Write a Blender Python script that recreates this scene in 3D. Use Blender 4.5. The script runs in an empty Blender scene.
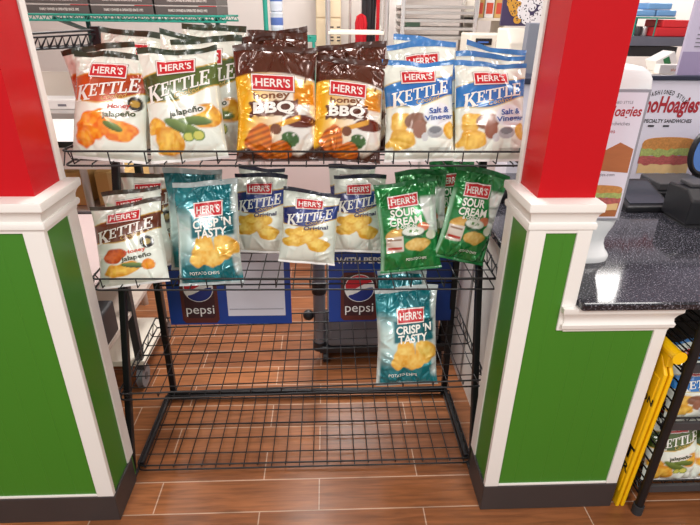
import bpy, bmesh, math, random
import numpy as np
from mathutils import Vector, Matrix
from mathutils.geometry import delaunay_2d_cdt

S = bpy.context.scene
COL = S.collection

# ---------------------------------------------------------------- camera
FPX, PITCH, YAW, ROLL, HC = 520.0, math.radians(25.9), math.radians(2.7), 0.0128, 1.65
cam_d = bpy.data.cameras.new('camera')
cam_d.sensor_width = 36.0
cam_d.lens = FPX / 700 * 36.0
cam_d.clip_start = 0.05
cam = bpy.data.objects.new('camera', cam_d)
cam.location = (0, 0, HC)
cam.rotation_euler = (Matrix.Rotation(-YAW, 3, 'Z') @ Matrix.Rotation(math.pi / 2 - PITCH, 3, 'X') @ Matrix.Rotation(ROLL, 3, 'Z')).to_euler()
COL.objects.link(cam)
S.camera = cam

# ---------------------------------------------------------------- world, lamps, exposure
S.view_settings.view_transform = 'Standard'
S.view_settings.look = 'None'
S.view_settings.gamma = 1
S.view_settings.exposure = -0.02
W = bpy.data.worlds.new('world')
S.world = W
W.use_nodes = True
W.node_tree.nodes['Background'].inputs[0].default_value = (1.0, 0.985, 0.965, 1)
W.node_tree.nodes['Background'].inputs[1].default_value = 0.66


def area(name, loc, sx, sy, power, color=(1, 0.975, 0.945), rot=(0, 0, 0)):
    d = bpy.data.lights.new(name, 'AREA')
    d.shape = 'RECTANGLE'
    d.size, d.size_y, d.energy, d.color = sx, sy, power, color
    o = bpy.data.objects.new(name, d)
    o.location = loc
    o.rotation_euler = rot
    COL.objects.link(o)
    return o


for lx, ly, p in [(-1.2, -0.7, 62), (1.2, -0.7, 62), (0.0, 2.85, 66), (-1.9, 3.9, 22), (0.2, 4.5, 25), (3.45, 4.95, 40), (2.0, 1.9, 28), (-2.1, 2.2, 9)]:
    area('ceiling_lamp', (lx, ly, 2.88), 1.2 if lx > 3 else 0.6, 0.6 if lx > 3 else 1.2, p)

# ---------------------------------------------------------------- helpers


def lin(c):
    return tuple(((x / 12.92) if x <= 0.04045 else ((x + 0.055) / 1.055) ** 2.4) for x in c)


def rgb(r, g, b):
    return lin((r / 255, g / 255, b / 255))


MATS = {}


def mat(name, color, rough=0.5, metal=0.0, spec=0.5, coat=0.0, noise=None, bump=None, emit=None, alpha=None):
    if name in MATS:
        return MATS[name]
    m = bpy.data.materials.new(name)
    m.use_nodes = True
    nt = m.node_tree
    b = nt.nodes['Principled BSDF']
    b.inputs['Base Color'].default_value = (*color, 1)
    b.inputs['Roughness'].default_value = rough
    b.inputs['Metallic'].default_value = metal
    b.inputs['Specular IOR Level'].default_value = spec
    b.inputs['Coat Weight'].default_value = coat
    b.inputs['Coat Roughness'].default_value = 0.1
    if emit:
        b.inputs['Emission Color'].default_value = (*color, 1)
        b.inputs['Emission Strength'].default_value = emit
    if noise:
        scale, amt, stretch = noise
        tc = nt.nodes.new('ShaderNodeTexCoord')
        mp = nt.nodes.new('ShaderNodeMapping')
        mp.inputs['Scale'].default_value = stretch
        nz = nt.nodes.new('ShaderNodeTexNoise')
        nz.inputs['Scale'].default_value = scale
        nz.inputs['Detail'].default_value = 5
        mx = nt.nodes.new('ShaderNodeMix')
        mx.data_type = 'RGBA'
        mx.inputs[6].default_value = (*[x * (1 - amt) for x in color], 1)
        mx.inputs[7].default_value = (*[min(1, x * (1 + amt)) for x in color], 1)
        nt.links.new(tc.outputs['Object'], mp.inputs['Vector'])
        nt.links.new(mp.outputs['Vector'], nz.inputs['Vector'])
        nt.links.new(nz.outputs['Fac'], mx.inputs[0])
        nt.links.new(mx.outputs[2], b.inputs['Base Color'])
    if bump:
        scale, st = bump
        nz = nt.nodes.new('ShaderNodeTexNoise')
        nz.inputs['Scale'].default_value = scale
        bp = nt.nodes.new('ShaderNodeBump')
        bp.inputs['Strength'].default_value = st
        bp.inputs['Distance'].default_value = 0.01
        nt.links.new(nz.outputs['Fac'], bp.inputs['Height'])
        nt.links.new(bp.outputs['Normal'], b.inputs['Normal'])
    MATS[name] = m
    return m


# camera maths, to turn a measured photo point into a place at a known depth or height
_F = np.array([math.sin(YAW) * math.cos(PITCH), math.cos(YAW) * math.cos(PITCH), -math.sin(PITCH)])
_R = np.array([math.cos(YAW), -math.sin(YAW), 0.0])
_U = np.cross(_R, _F)
_R, _U = _R * math.cos(ROLL) + _U * math.sin(ROLL), _U * math.cos(ROLL) - _R * math.sin(ROLL)
_C = np.array([0, 0, HC])


def _ray(x, y):
    return _F * FPX + _R * (x - 350) + _U * (262.5 - y)


def atY(x, y, Y):
    d = _ray(x, y)
    return _C + d * (Y / d[1])


def atZ(x, y, Z):
    d = _ray(x, y)
    return _C + d * ((Z - HC) / d[2])


def xzY(x, z, Y):
    """X of the point at height z, depth Y that the photo shows in column x"""
    q = (x - 350) / FPX
    A = _R - q * _F
    return -(A[1] * Y + A[2] * (z - HC)) / A[0]


ORG = {}


def tag(o, label=None, cat=None, group=None, kind=None):
    if label: o['label'] = label
    if cat: o['category'] = cat
    if group: o['group'] = group
    if kind: o['kind'] = kind
    return o


def thing(name, loc, label, cat, group=None):
    o = bpy.data.objects.new(name, None)
    o.empty_display_size = 0.05
    o.location = loc
    COL.objects.link(o)
    ORG[o.name] = np.array(loc, float)
    return tag(o, label, cat, group)


def link_mesh(name, V, Fc, mats, parent=None, fm=None, smooth=False, bevel=0.0, colors=None, origin=None):
    V = np.asarray(V, float)
    org = ORG[parent.name] if parent is not None else (np.array(origin, float) if origin is not None else np.zeros(3))
    me = bpy.data.meshes.new(name)
    me.from_pydata((V - org).tolist(), [], Fc)
    for m in (mats if isinstance(mats, (list, tuple)) else [mats]):
        me.materials.append(m)
    if fm is not None and len(fm) == len(me.polygons):
        me.polygons.foreach_set('material_index', np.asarray(fm, np.int32))
    if smooth:
        me.polygons.foreach_set('use_smooth', np.ones(len(me.polygons), bool))
    if colors is not None:
        at = me.color_attributes.new('print', 'FLOAT_COLOR', 'POINT')
        at.data.foreach_set('color', np.asarray(colors, np.float32).ravel())
    me.update()
    o = bpy.data.objects.new(name, me)
    COL.objects.link(o)
    if parent is not None:
        o.parent = parent
    else:
        o.location = org
    ORG[o.name] = org
    if bevel > 0:
        md = o.modifiers.new('bevel', 'BEVEL')
        md.width = bevel
        md.segments = 2
        md.limit_method = 'ANGLE'
        md.angle_limit = math.radians(50)
    return o


class MB:
    def __init__(s):
        s.v, s.f, s.m = [], [], []

    def add(s, V, Fc, m=0):
        n = len(s.v)
        s.v.extend([tuple(map(float, p)) for p in V])
        s.f.extend([tuple(i + n for i in q) for q in Fc])
        s.m.extend([m] * len(Fc))
        return s

    def box(s, x0, x1, y0, y1, z0, z1, m=0):
        V = [(x, y, z) for z in (z0, z1) for y in (y0, y1) for x in (x0, x1)]
        return s.add(V, [(0, 2, 3, 1), (4, 5, 7, 6), (0, 1, 5, 4), (2, 6, 7, 3), (0, 4, 6, 2), (1, 3, 7, 5)], m)

    def obox(s, c, ax, ay, az, hx, hy, hz, m=0):
        c, ax, ay, az = [np.array(q, float) for q in (c, ax, ay, az)]
        V = [c + ax * hx * i + ay * hy * j + az * hz * k for k in (-1, 1) for j in (-1, 1) for i in (-1, 1)]
        return s.add(V, [(0, 2, 3, 1), (4, 5, 7, 6), (0, 1, 5, 4), (2, 6, 7, 3), (0, 4, 6, 2), (1, 3, 7, 5)], m)

    def bar(s, a, b, w, d, m=0, up=(0, 1, 0)):
        a, b = np.array(a, float), np.array(b, float)
        z = b - a
        L = np.linalg.norm(z)
        z /= L
        x = np.cross(np.array(up, float), z)
        x /= np.linalg.norm(x)
        y = np.cross(z, x)
        return s.obox((a + b) / 2, x, y, z, w / 2, d / 2, L / 2, m)

    def tube(s, P, r, n=6, m=0, closed=False):
        P = [np.array(p, float) for p in P]
        K = len(P)
        V, Fc = [], []
        ref = None
        for i in range(K):
            if closed:
                t = P[(i + 1) % K] - P[i - 1]
            else:
                t = P[min(i + 1, K - 1)] - P[max(i - 1, 0)]
            t = t / (np.linalg.norm(t) + 1e-12)
            if ref is None:
                ref = np.array([0, 0, 1.0]) if abs(t[2]) < 0.9 else np.array([1.0, 0, 0])
            a = ref - t * (ref @ t)
            a /= np.linalg.norm(a)
            ref = a
            b = np.cross(t, a)
            for k in range(n):
                w = 2 * math.pi * k / n
                V.append(P[i] + r * (math.cos(w) * a + math.sin(w) * b))
        for i in range(K if closed else K - 1):
            j = (i + 1) % K
            for k in range(n):
                l = (k + 1) % n
                Fc.append((i * n + k, j * n + k, j * n + l, i * n + l)[::-1])
        if not closed:
            Fc.append(tuple(range(n)))
            Fc.append(tuple(range((K - 1) * n, K * n))[::-1])
        return s.add(V, Fc, m)

    def lathe(s, c, prof, n=24, m=0):
        V, Fc = [], []
        for r, z in prof:
            for k in range(n):
                w = 2 * math.pi * k / n
                V.append((c[0] + r * math.cos(w), c[1] + r * math.sin(w), c[2] + z))
        for i in range(len(prof) - 1):
            for k in range(n):
                l = (k + 1) % n
                Fc.append((i * n + k, i * n + l, (i + 1) * n + l, (i + 1) * n + k))
        Fc.append(tuple(range(n))[::-1])
        Fc.append(tuple(range((len(prof) - 1) * n, len(prof) * n)))
        return s.add(V, Fc, m)

    def prism(s, out, o, ax, ay, az, d, m=0):
        """polygon in (ax,ay) pushed d along az"""
        o, ax, ay, az = [np.array(q, float) for q in (o, ax, ay, az)]
        n = len(out)
        V = [o + ax * p[0] + ay * p[1] for p in out] + [o + ax * p[0] + ay * p[1] + az * d for p in out]
        Fc = [tuple(range(n))[::-1], tuple(range(n, 2 * n))] + [(i, (i + 1) % n, n + (i + 1) % n, n + i) for i in range(n)]
        return s.add(V, Fc, m)

    def rings(s, fp, prof, m=0):
        """rectangle footprint grown by o at each height: moulded cap"""
        x0, x1, y0, y1 = fp
        V, Fc = [], []
        for z, o in prof:
            V += [(x0 - o, y0 - o, z), (x1 + o, y0 - o, z), (x1 + o, y1 + o, z), (x0 - o, y1 + o, z)]
        for i in range(len(prof) - 1):
            for k in range(4):
                l = (k + 1) % 4
                Fc.append((i * 4 + k, (i + 1) * 4 + k, (i + 1) * 4 + l, i * 4 + l))
        e = (len(prof) - 1) * 4
        Fc += [(0, 1, 2, 3), (e + 3, e + 2, e + 1, e)]
        return s.add(V, Fc, m)

    def ball(s, c, r, m=0, n=10, sc=(1, 1, 1)):
        prof = [(max(1e-4, r * math.sin(math.pi * i / n)), -r * math.cos(math.pi * i / n)) for i in range(n + 1)]
        V, Fc = [], []
        for a, z in prof:
            for k in range(n * 2):
                w = math.pi * k / n
                V.append((c[0] + a * math.cos(w) * sc[0], c[1] + a * math.sin(w) * sc[1], c[2] + z * sc[2]))
        N = 2 * n
        for i in range(n):
            for k in range(N):
                l = (k + 1) % N
                Fc.append((i * N + k, i * N + l, (i + 1) * N + l, (i + 1) * N + k))
        return s.add(V, Fc, m)

    def build(s, name, mats, parent=None, smooth=False, bevel=0.0, origin=None):
        if parent is None and origin is None:
            v = np.array(s.v)
            origin = ((v[:, 0].min() + v[:, 0].max()) / 2, (v[:, 1].min() + v[:, 1].max()) / 2, v[:, 2].min())
        return link_mesh(name, s.v, s.f, mats, parent, s.m, smooth, bevel, origin=origin)


def smooth_by_angle(o, ang=40):
    me = o.data
    me.polygons.foreach_set('use_smooth', np.ones(len(me.polygons), bool))
    me.set_sharp_from_angle(angle=math.radians(ang))
    return o


# ---- lettering: flat glyph meshes from the built-in typeface
TXT = {}


def glyphs(s, bold=0.0, shear=0.0, cuts=0, space=1.0):
    key = (s, bold, shear, cuts, space)
    if key in TXT:
        return TXT[key]
    c = bpy.data.curves.new('lettering', 'FONT')
    c.body = s
    c.size = 1.0
    c.fill_mode = 'FRONT'
    c.resolution_u = 3
    c.offset = bold
    c.shear = shear
    c.space_character = space
    o = bpy.data.objects.new('lettering', c)
    COL.objects.link(o)
    dg = bpy.context.evaluated_depsgraph_get()
    me = bpy.data.meshes.new_from_object(o.evaluated_get(dg))
    bm = bmesh.new()
    bm.from_mesh(me)
    xs = [v.co.x for v in bm.verts]
    ys = [v.co.y for v in bm.verts]
    x0, x1, y0, y1 = min(xs), max(xs), min(ys), max(ys)
    for k in range(1, cuts):
        for no, t in (((1, 0, 0), x0 + (x1 - x0) * k / cuts), ((0, 1, 0), y0 + (y1 - y0) * k / cuts)):
            if no[1] and k % 3: continue
            g = bm.verts[:] + bm.edges[:] + bm.faces[:]
            bmesh.ops.bisect_plane(bm, geom=g, dist=1e-5, plane_co=(t if no[0] else 0, t if no[1] else 0, 0), plane_no=no)
    bm.verts.index_update()
    V = np.array([(v.co.x, v.co.y) for v in bm.verts])
    Fc = [tuple(v.index for v in f.verts) for f in bm.faces]
    if Fc:
        a = V[list(Fc[0])]
        area2 = sum(a[i - 1][0] * a[i][1] - a[i][0] * a[i - 1][1] for i in range(len(a)))
        if area2 < 0:
            Fc = [f[::-1] for f in Fc]
    bm.free()
    bpy.data.objects.remove(o)
    bpy.data.meshes.remove(me)
    bpy.data.curves.remove(c)
    V[:, 0] -= (x0 + x1) / 2
    V[:, 1] -= (y0 + y1) / 2
    TXT[key] = (V, Fc, x1 - x0, y1 - y0)
    return TXT[key]


def text_on(mb, s, c, ax, ay, width, m=0, height=None, **kw):
    V, Fc, w, h = glyphs(s, **kw)
    kx = width / w
    ky = kx if height is None else height / h
    c, ax, ay = [np.array(q, float) for q in (c, ax, ay)]
    mb.add([c + ax * p[0] * kx + ay * p[1] * ky for p in V], Fc, m)


# ---------------------------------------------------------------- materials
M_wire = mat('black wire', rgb(38, 38, 40), 0.38, 0.3)
M_post = mat('black tube', rgb(28, 28, 31), 0.4, 0.3)
M_white = mat('white gloss paint', rgb(236, 233, 228), 0.32, noise=(3, 0.03, (1, 1, 1)))
M_green = mat('green paint', rgb(64, 126, 34), 0.38, spec=0.35, noise=(2.5, 0.07, (1, 1, 0.4)))
M_red = mat('red paint', rgb(190, 3, 17), 0.34, spec=0.25, noise=(30, 0.03, (1, 1, 1)))
M_base = mat('dark vinyl base', rgb(58, 52, 52), 0.45, noise=(8, 0.12, (1, 1, 1)))
M_steel = mat('stainless steel', rgb(200, 196, 192), 0.32, 0.6)
M_chrome = mat('chrome tube', rgb(215, 212, 210), 0.2, 0.6)
M_wall = mat('warm white wall', rgb(236, 230, 226), 0.6, noise=(1.5, 0.02, (1, 1, 1)))
M_teal = mat('teal coated wire', rgb(40, 150, 132), 0.4)
M_dteal = mat('dark teal post', rgb(16, 78, 72), 0.4)
M_card = mat('cardboard', rgb(214, 176, 112), 0.75, noise=(6, 0.08, (1, 1, 1)))
M_black = mat('black plastic', rgb(30, 30, 34), 0.35)
M_grey = mat('grey plastic', rgb(112, 112, 116), 0.5)
M_dgrey = mat('dark grey plastic', rgb(64, 63, 66), 0.5)
M_yellow = mat('yellow plastic', rgb(250, 196, 12), 0.35)
M_paper = mat('white paper', rgb(240, 238, 236), 0.5)
M_ink = mat('black ink', rgb(18, 18, 20), 0.5)
M_beige = mat('beige metal', rgb(228, 210, 178), 0.45)
M_cream = mat('cream laminate', rgb(240, 232, 218), 0.4)
M_rubber = mat('rubber', rgb(45, 45, 48), 0.7)


def floor_material():
    m = bpy.data.materials.new('wood look tile')
    m.use_nodes = True
    nt = m.node_tree
    L = nt.links.new
    b = nt.nodes['Principled BSDF']
    tc = nt.nodes.new('ShaderNodeTexCoord')
    mp = nt.nodes.new('ShaderNodeMapping')
    mp.inputs['Location'].default_value = (0.04, -0.034, 0)
    br = nt.nodes.new('ShaderNodeTexBrick')
    br.offset = 0.36
    br.inputs['Scale'].default_value = 1.0
    br.inputs['Brick Width'].default_value = 0.6
    br.inputs['Row Height'].default_value = 0.143
    br.inputs['Mortar Size'].default_value = 0.0022
    br.inputs['Mortar Smooth'].default_value = 0.1
    br.inputs['Bias'].default_value = 0.0
    br.inputs['Color1'].default_value = (*rgb(132, 80, 48), 1)
    br.inputs['Color2'].default_value = (*rgb(162, 102, 62), 1)
    br.inputs['Mortar'].default_value = (*rgb(196, 166, 144), 1)
    L(tc.outputs['Object'], mp.inputs['Vector'])
    L(mp.outputs['Vector'], br.inputs['Vector'])
    m2 = nt.nodes.new('ShaderNodeMapping')
    m2.inputs['Scale'].default_value = (2.2, 26, 1)
    nz = nt.nodes.new('ShaderNodeTexNoise')
    nz.inputs['Scale'].default_value = 2.4
    nz.inputs['Detail'].default_value = 7
    nz.inputs['Distortion'].default_value = 0.6
    L(tc.outputs['Object'], m2.inputs['Vector'])
    L(m2.outputs['Vector'], nz.inputs['Vector'])
    rp = nt.nodes.new('ShaderNodeMapRange')
    rp.inputs[1].default_value = 0.3
    rp.inputs[2].default_value = 0.7
    rp.inputs[3].default_value = 0.62
    rp.inputs[4].default_value = 1.22
    L(nz.outputs['Fac'], rp.inputs[0])
    mx = nt.nodes.new('ShaderNodeMix')
    mx.data_type = 'RGBA'
    mx.blend_type = 'MULTIPLY'
    mx.inputs[0].default_value = 1
    L(br.outputs['Color'], mx.inputs[6])
    L(rp.outputs[0], mx.inputs[7])
    L(mx.outputs[2], b.inputs['Base Color'])
    b.inputs['Roughness'].default_value = 0.28
    bp = nt.nodes.new('ShaderNodeBump')
    bp.inputs['Strength'].default_value = 0.25
    bp.inputs['Distance'].default_value = 0.002
    bp.invert = True
    L(br.outputs['Fac'], bp.inputs['Height'])
    L(bp.outputs['Normal'], b.inputs['Normal'])
    return m


def granite_material():
    m = bpy.data.materials.new('black speckled granite')
    m.use_nodes = True
    nt = m.node_tree
    L = nt.links.new
    b = nt.nodes['Principled BSDF']
    tc = nt.nodes.new('ShaderNodeTexCoord')
    vo = nt.nodes.new('ShaderNodeTexNoise')
    vo.inputs['Scale'].default_value = 205
    vo.inputs['Detail'].default_value = 3
    L(tc.outputs['Object'], vo.inputs['Vector'])
    cr = nt.nodes.new('ShaderNodeValToRGB')
    e = cr.color_ramp.elements
    e[0].position, e[0].color = 0.47, (*rgb(30, 30, 36), 1)
    e[1].position, e[1].color = 0.76, (*rgb(165, 160, 170), 1)
    k = e.new(0.58)
    k.color = (*rgb(58, 58, 66), 1)
    L(vo.outputs['Fac'], cr.inputs[0])
    L(cr.outputs[0], b.inputs['Base Color'])
    b.inputs['Roughness'].default_value = 0.09
    return m


def perforated_material():
    m = bpy.data.materials.new('white dotted laminate')
    m.use_nodes = True
    nt = m.node_tree
    L = nt.links.new
    b = nt.nodes['Principled BSDF']
    tc = nt.nodes.new('ShaderNodeTexCoord')
    vo = nt.nodes.new('ShaderNodeTexVoronoi')
    vo.inputs['Scale'].default_value = 48
    vo.inputs['Randomness'].default_value = 0
    L(tc.outputs['Object'], vo.inputs['Vector'])
    cr = nt.nodes.new('ShaderNodeValToRGB')
    e = cr.color_ramp.elements
    e[0].position, e[0].color = 0.16, (*rgb(164, 142, 138), 1)
    e[1].position, e[1].color = 0.26, (*rgb(208, 190, 188), 1)
    L(vo.outputs['Distance'], cr.inputs[0])
    L(cr.outputs[0], b.inputs['Base Color'])
    b.inputs['Roughness'].default_value = 0.35
    return m


def print_material(name, metal):
    m = bpy.data.materials.new(name)
    m.use_nodes = True
    nt = m.node_tree
    b = nt.nodes['Principled BSDF']
    at = nt.nodes.new('ShaderNodeVertexColor')
    at.layer_name = 'print'
    nt.links.new(at.outputs['Color'], b.inputs['Base Color'])
    b.inputs['Roughness'].default_value = 0.24
    b.inputs['Metallic'].default_value = metal
    b.inputs['Specular IOR Level'].default_value = 0.7
    b.inputs['Coat Weight'].default_value = 0.6
    b.inputs['Coat Roughness'].default_value = 0.12
    return m


M_floor, M_granite, M_perf, M_print = floor_material(), granite_material(), perforated_material(), print_material('printed film', 0.06)
M_foil = print_material('printed foil', 0.28)

# ================================================================ THE SETTING


def struct(o):
    o['kind'] = 'structure'
    return o


struct(MB().box(-4.5, 4.5, -1.2, 5.7, -0.05, 0.0).build('floor', M_floor, origin=(0, 0, 0)))
struct(MB().box(-4.5, 4.5, -1.2, 5.7, 2.9, 2.95).build('ceiling', M_wall))
struct(MB().box(-4.5, 4.5, 5.7, 5.8, 0, 2.95).build('wall_back', M_wall))
struct(MB().box(-4.6, -4.5, -1.2, 5.8, 0, 2.95).build('wall_left_side', M_wall))
struct(MB().box(4.5, 4.6, -1.2, 5.8, 0, 2.95).build('wall_right_side', M_wall))


def beadboard(mb, x0, x1, y, z0, z1, pitch=0.082):
    """front skin (facing -Y) with fine vertical V grooves"""
    xs = []
    x = x0
    prof = [(x0, 0)]
    k = 1
    while x0 + k * pitch < x1 - 0.01:
        g = x0 + k * pitch
        prof += [(g - 0.0020, 0), (g, 0.0007), (g + 0.0020, 0)]
        k += 1
    prof.append((x1, 0))
    V = [(px, y + d, z) for z in (z0, z1) for px, d in prof]
    n = len(prof)
    mb.add(V, [(i, i + 1, n + i + 1, n + i) for i in range(n - 1)])


FY = 1.31     # front face of both half walls
BY = 1.50     # their backs
# ---- left half wall
LX = -0.755
mb = MB().box(-2.6, LX, FY + 0.004, BY, 0, 1.16)
beadboard(mb, -2.6, LX - 0.05, FY, 0.1, 1.15)
struct(mb.build('wall_left', M_green))
struct(MB().box(-2.6, LX + 0.008, FY - 0.008, BY - 0.02, 0, 0.118).build('baseboard_left', M_base, bevel=0.003))
struct(MB().box(LX - 0.052, LX + 0.005, FY - 0.006, FY + 0.012, 0.118, 1.125).box(LX - 0.01, LX + 0.005, BY - 0.05, BY + 0.004, 0.118, 1.13)
       .box(-2.6, LX - 0.052, FY - 0.005, FY + 0.01, 0.118, 0.127).build('trim_1', M_white, bevel=0.002))
CAP = [(1.108, -0.03), (1.108, 0.010), (1.118, 0.012), (1.121, 0.024), (1.133, 0.027), (1.139, 0.022), (1.141, 0.014), (1.152, 0.016), (1.164, 0.024),
       (1.172, 0.036), (1.174, 0.043), (1.192, 0.045), (1.197, 0.042), (1.203, 0.0), (1.203, -0.04)]
struct(smooth_by_angle(MB().rings((-2.6, LX, FY, BY), [(z + 0.0, o * 0.55) for z, o in CAP]).build('trim_2', M_white), 35))
struct(MB().box(-2.6, LX - 0.008, FY + 0.018, BY - 0.03, 1.16, 2.9).build('wall_left_column', M_red))
struct(MB().box(LX - 0.035, LX - 0.003, BY - 0.03, BY + 0.0, 1.19, 2.9).build('trim_3', M_white, bevel=0.002))

# ---- right half wall with tall post end and lower counter run
RX0, RXm, RX1 = 0.560, 0.730, 1.036
mb = MB().box(RX0, RXm, FY + 0.004, BY, 0, 1.15).box(RXm, RX1, FY + 0.004, BY - 0.06, 0, 0.84)
beadboard(mb, RX0 + 0.04, RXm - 0.03, FY, 0.1, 1.13, 0.06)
beadboard(mb, RXm - 0.03, RX1 - 0.03, FY, 0.1, 0.80, 0.06)
struct(mb.build('wall_right', M_green))
struct(MB().box(RX0 - 0.008, RX1 + 0.006, FY - 0.008, BY - 0.02, 0, 0.118).build('baseboard_right', M_base, bevel=0.003))
struct(MB().box(RX0 - 0.005, RX0 + 0.044, FY - 0.006, FY + 0.012, 0.118, 1.115).box(RXm - 0.038, RXm + 0.005, FY - 0.006, FY + 0.02, 0.78, 1.11)
       .box(RX1 - 0.036, RX1 + 0.004, FY - 0.006, FY + 0.02, 0.118, 0.79).box(RX0 - 0.005, RX0 + 0.01, BY - 0.05, BY + 0.004, 0.118, 1.12)
       .box(RX0 + 0.044, RX1 - 0.036, FY - 0.005, FY + 0.01, 0.118, 0.127).build('trim_4', M_white, bevel=0.002))
struct(smooth_by_angle(MB().rings((RX0, RXm, FY, BY), [(z - 0.008, o * 0.42) for z, o in CAP]).build('trim_5', M_white), 35))
struct(smooth_by_angle(MB().rings((RXm - 0.012, RX1, FY, BY - 0.06), [(z + 0.004, o * 0.6) for z, o in [(0.772, -0.02), (0.772, 0.008), (0.782, 0.012), (0.787, 0.024), (0.800, 0.028), (0.806, 0.02),
       (0.818, 0.018), (0.832, 0.027), (0.842, 0.038), (0.846, 0.042), (0.862, 0.042), (0.862, -0.02)]]).build('trim_6', M_white), 35))
struct(MB().box(RX0 + 0.012, RXm + 0.002, FY + 0.02, BY - 0.03, 1.14, 2.9).build('wall_right_column', M_red))
struct(MB().box(RX0 + 0.006, RX0 + 0.022, BY - 0.034, BY - 0.004, 1.185, 2.9).build('trim_7', M_white, bevel=0.002))

# ---- granite counter and what it stands on
root = thing('service_counter', (1.4, 1.9, 0), 'black speckled granite counter running behind the right red column', 'counter')
out = [(0.738, 1.272), (3.2, 1.272), (3.2, 2.62), (0.63, 2.62), (0.63, 1.505), (0.738, 1.505)]
MB().prism(out, (0, 0, 0.866), (1, 0, 0), (0, 1, 0), (0, 0, 1), 0.026).build('countertop', M_granite, root, bevel=0.006)
MB().box(0.655, 1.02, 1.51, 2.6, 0, 0.865).build('cabinet', M_white, root)
MB().box(1.02, 3.2, 1.86, 2.6, 0, 0.865).build('back_panel', mat('dark panel', rgb(30, 34, 34), 0.6), root)

# ================================================================ MAIN WIRE RACK
rack = thing('wire_display_rack', (-0.1, 1.75, 0), 'black four tier wire snack rack standing between the two half walls', 'rack')
XL, XR = -0.766, 0.589


def corner_path(pts, r=0.02, n=4):
    """round the corners of a polyline"""
    pts = [np.array(p, float) for p in pts]
    o = [pts[0]]
    for i in range(1, len(pts) - 1):
        a, b, c = pts[i - 1], pts[i], pts[i + 1]
        u = (a - b) / np.linalg.norm(a - b)
        w = (c - b) / np.linalg.norm(c - b)
        for k in range(n + 1):
            t = k / n
            o.append((1 - t) ** 2 * (b + u * r) + 2 * t * (1 - t) * b + t * t * (b + w * r))
    o.append(pts[-1])
    return o


def wire_shelf(name, parent, xl, xr, y0, y1, z, tilt, lip, n_long, n_cross, back, side_truss=True, rr=0.0021, zback=0.0):
    """deck of front-to-back wires on cross wires, with raised rim; tilt = rise from left to right, zback = rise to the rear"""
    def zz(x, y): return z + tilt * (x - xl) / (xr - xl) + zback * (y - y0) / (y1 - y0)

    def P(x, y, h=0.0): return (x, y, zz(x, y) + h)
    mb = MB()
    # rims: lower frame and raised rail
    fr = [P(xl, y1), P(xl, y0), P(xr, y0), P(xr, y1)]
    mb.tube(corner_path(fr, 0.025), 0.0032, 8)
    mb.tube([P(xl, y1), P(xr, y1)], 0.0032, 8)
    if lip > 0:
        mb.tube(corner_path([P(xl, y1, back), P(xl, y0 + 0.1, lip), P(xl, y0 + 0.002, lip), P(xr, y0 + 0.002, lip), P(xr, y0 + 0.1, lip), P(xr, y1, back)], 0.02), 0.0032, 8)
        mb.tube([P(xl, y1, back), P(xr, y1, back)], 0.0032, 8)
    # deck wires, each turned up at the front to the rail
    for i in range(n_long):
        x = xl + (xr - xl) * (i + 0.5) / n_long
        pts = [P(x, y1, back), P(x, y1, 0.004), P(x, y0 + 0.008, 0.004)]
        if lip > 0 and i % 2 == 0:
            pts += [P(x, y0 + 0.003, lip * 0.98)]
        else:
            pts += [P(x, y0 + 0.001, -0.004)]
        mb.tube(pts, rr, 5)
    for j in range(1, n_cross + 1):
        y = y0 + (y1 - y0) * j / (n_cross + 1)
        mb.tube([P(xl, y, -0.001), P(xr, y, -0.001)], rr * (1.7 if j == n_cross // 2 + 1 else 1.1), 6)
    # side ticks / truss
    if lip > 0:
        ns = 7
        for x in (xl, xr):
            for k in range(ns):
                ya, yb = y0 + (y1 - y0) * k / ns, y0 + (y1 - y0) * (k + 0.5) / ns
                mb.tube([P(x, ya), P(x, yb, lip + (back - lip) * (k + 0.5) / ns), P(x, y0 + (y1 - y0) * (k + 1) / ns)], rr, 5)
    return smooth_by_angle(mb.build(name, M_wire, parent), 50)


Z1, Z2, Z3, Z4 = 1.232, 0.818, 0.360, 0.012
wire_shelf('wire_shelf', rack, XL, XR, 1.52, 1.93, Z1, 0.0, 0.042, 26, 5, 0.08)
wire_shelf('wire_shelf', rack, XL, XR, 1.52, 1.955, Z2, -0.011, 0.040, 24, 5, 0.08)
wire_shelf('wire_shelf', rack, XL + 0.0, XR - 0.004, 1.52, 2.0, Z3, 0.036, 0.026, 24, 6, 0.05)
wire_shelf('wire_shelf', rack, XL + 0.012, XR - 0.02, 1.515, 1.93, Z4, 0.0, 0.022, 24, 4, 0.02)
for xf, xt in ((-0.770, -0.722), (0.572, 0.548)):
    mb = MB().bar((xf, 1.502, 0.012), (xt, 1.80, 1.24), 0.024, 0.024, up=(1, 0, 0))
    lg = mb.build('leg', M_post, rack, bevel=0.003)
    MB().box(xf - 0.018, xf + 0.018, 1.487, 1.523, 0, 0.014).build('foot', M_rubber, lg, bevel=0.003)
for xb in (-0.728, 0.552):
    mb = MB().bar((xb, 1.965, 0.012), (xb + (0.02 if xb < 0 else -0.02), 1.95, 1.32), 0.026, 0.026, up=(1, 0, 0))
    lg = mb.build('leg', M_post, rack, bevel=0.003)
    MB().box(xb - 0.018, xb + 0.018, 1.947, 1.983, 0, 0.014).build('foot', M_rubber, lg, bevel=0.003)
mb = MB()
for x in (-0.742, 0.552):
    mb.bar((x, 1.53, 0.026), (x, 1.95, 0.026), 0.016, 0.024, up=(0, 0, 1))
mb.bar((-0.742, 1.945, 0.03), (0.552, 1.945, 0.03), 0.018, 0.028, up=(0, 0, 1))
mb.build('base_frame', M_post, rack, bevel=0.003)
mb = MB()
for x in (-0.715, 0.538):
    for za, zb in ((Z2 - 0.01, 1.67), (Z1 - 0.01, 1.80)):
        pass
for zc in (0.6, 1.0):
    mb.tube([(-0.72, 1.955, zc), (0.545, 1.955, zc)], 0.004, 8)
mb.build('cross_bar', M_post, rack)

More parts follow.
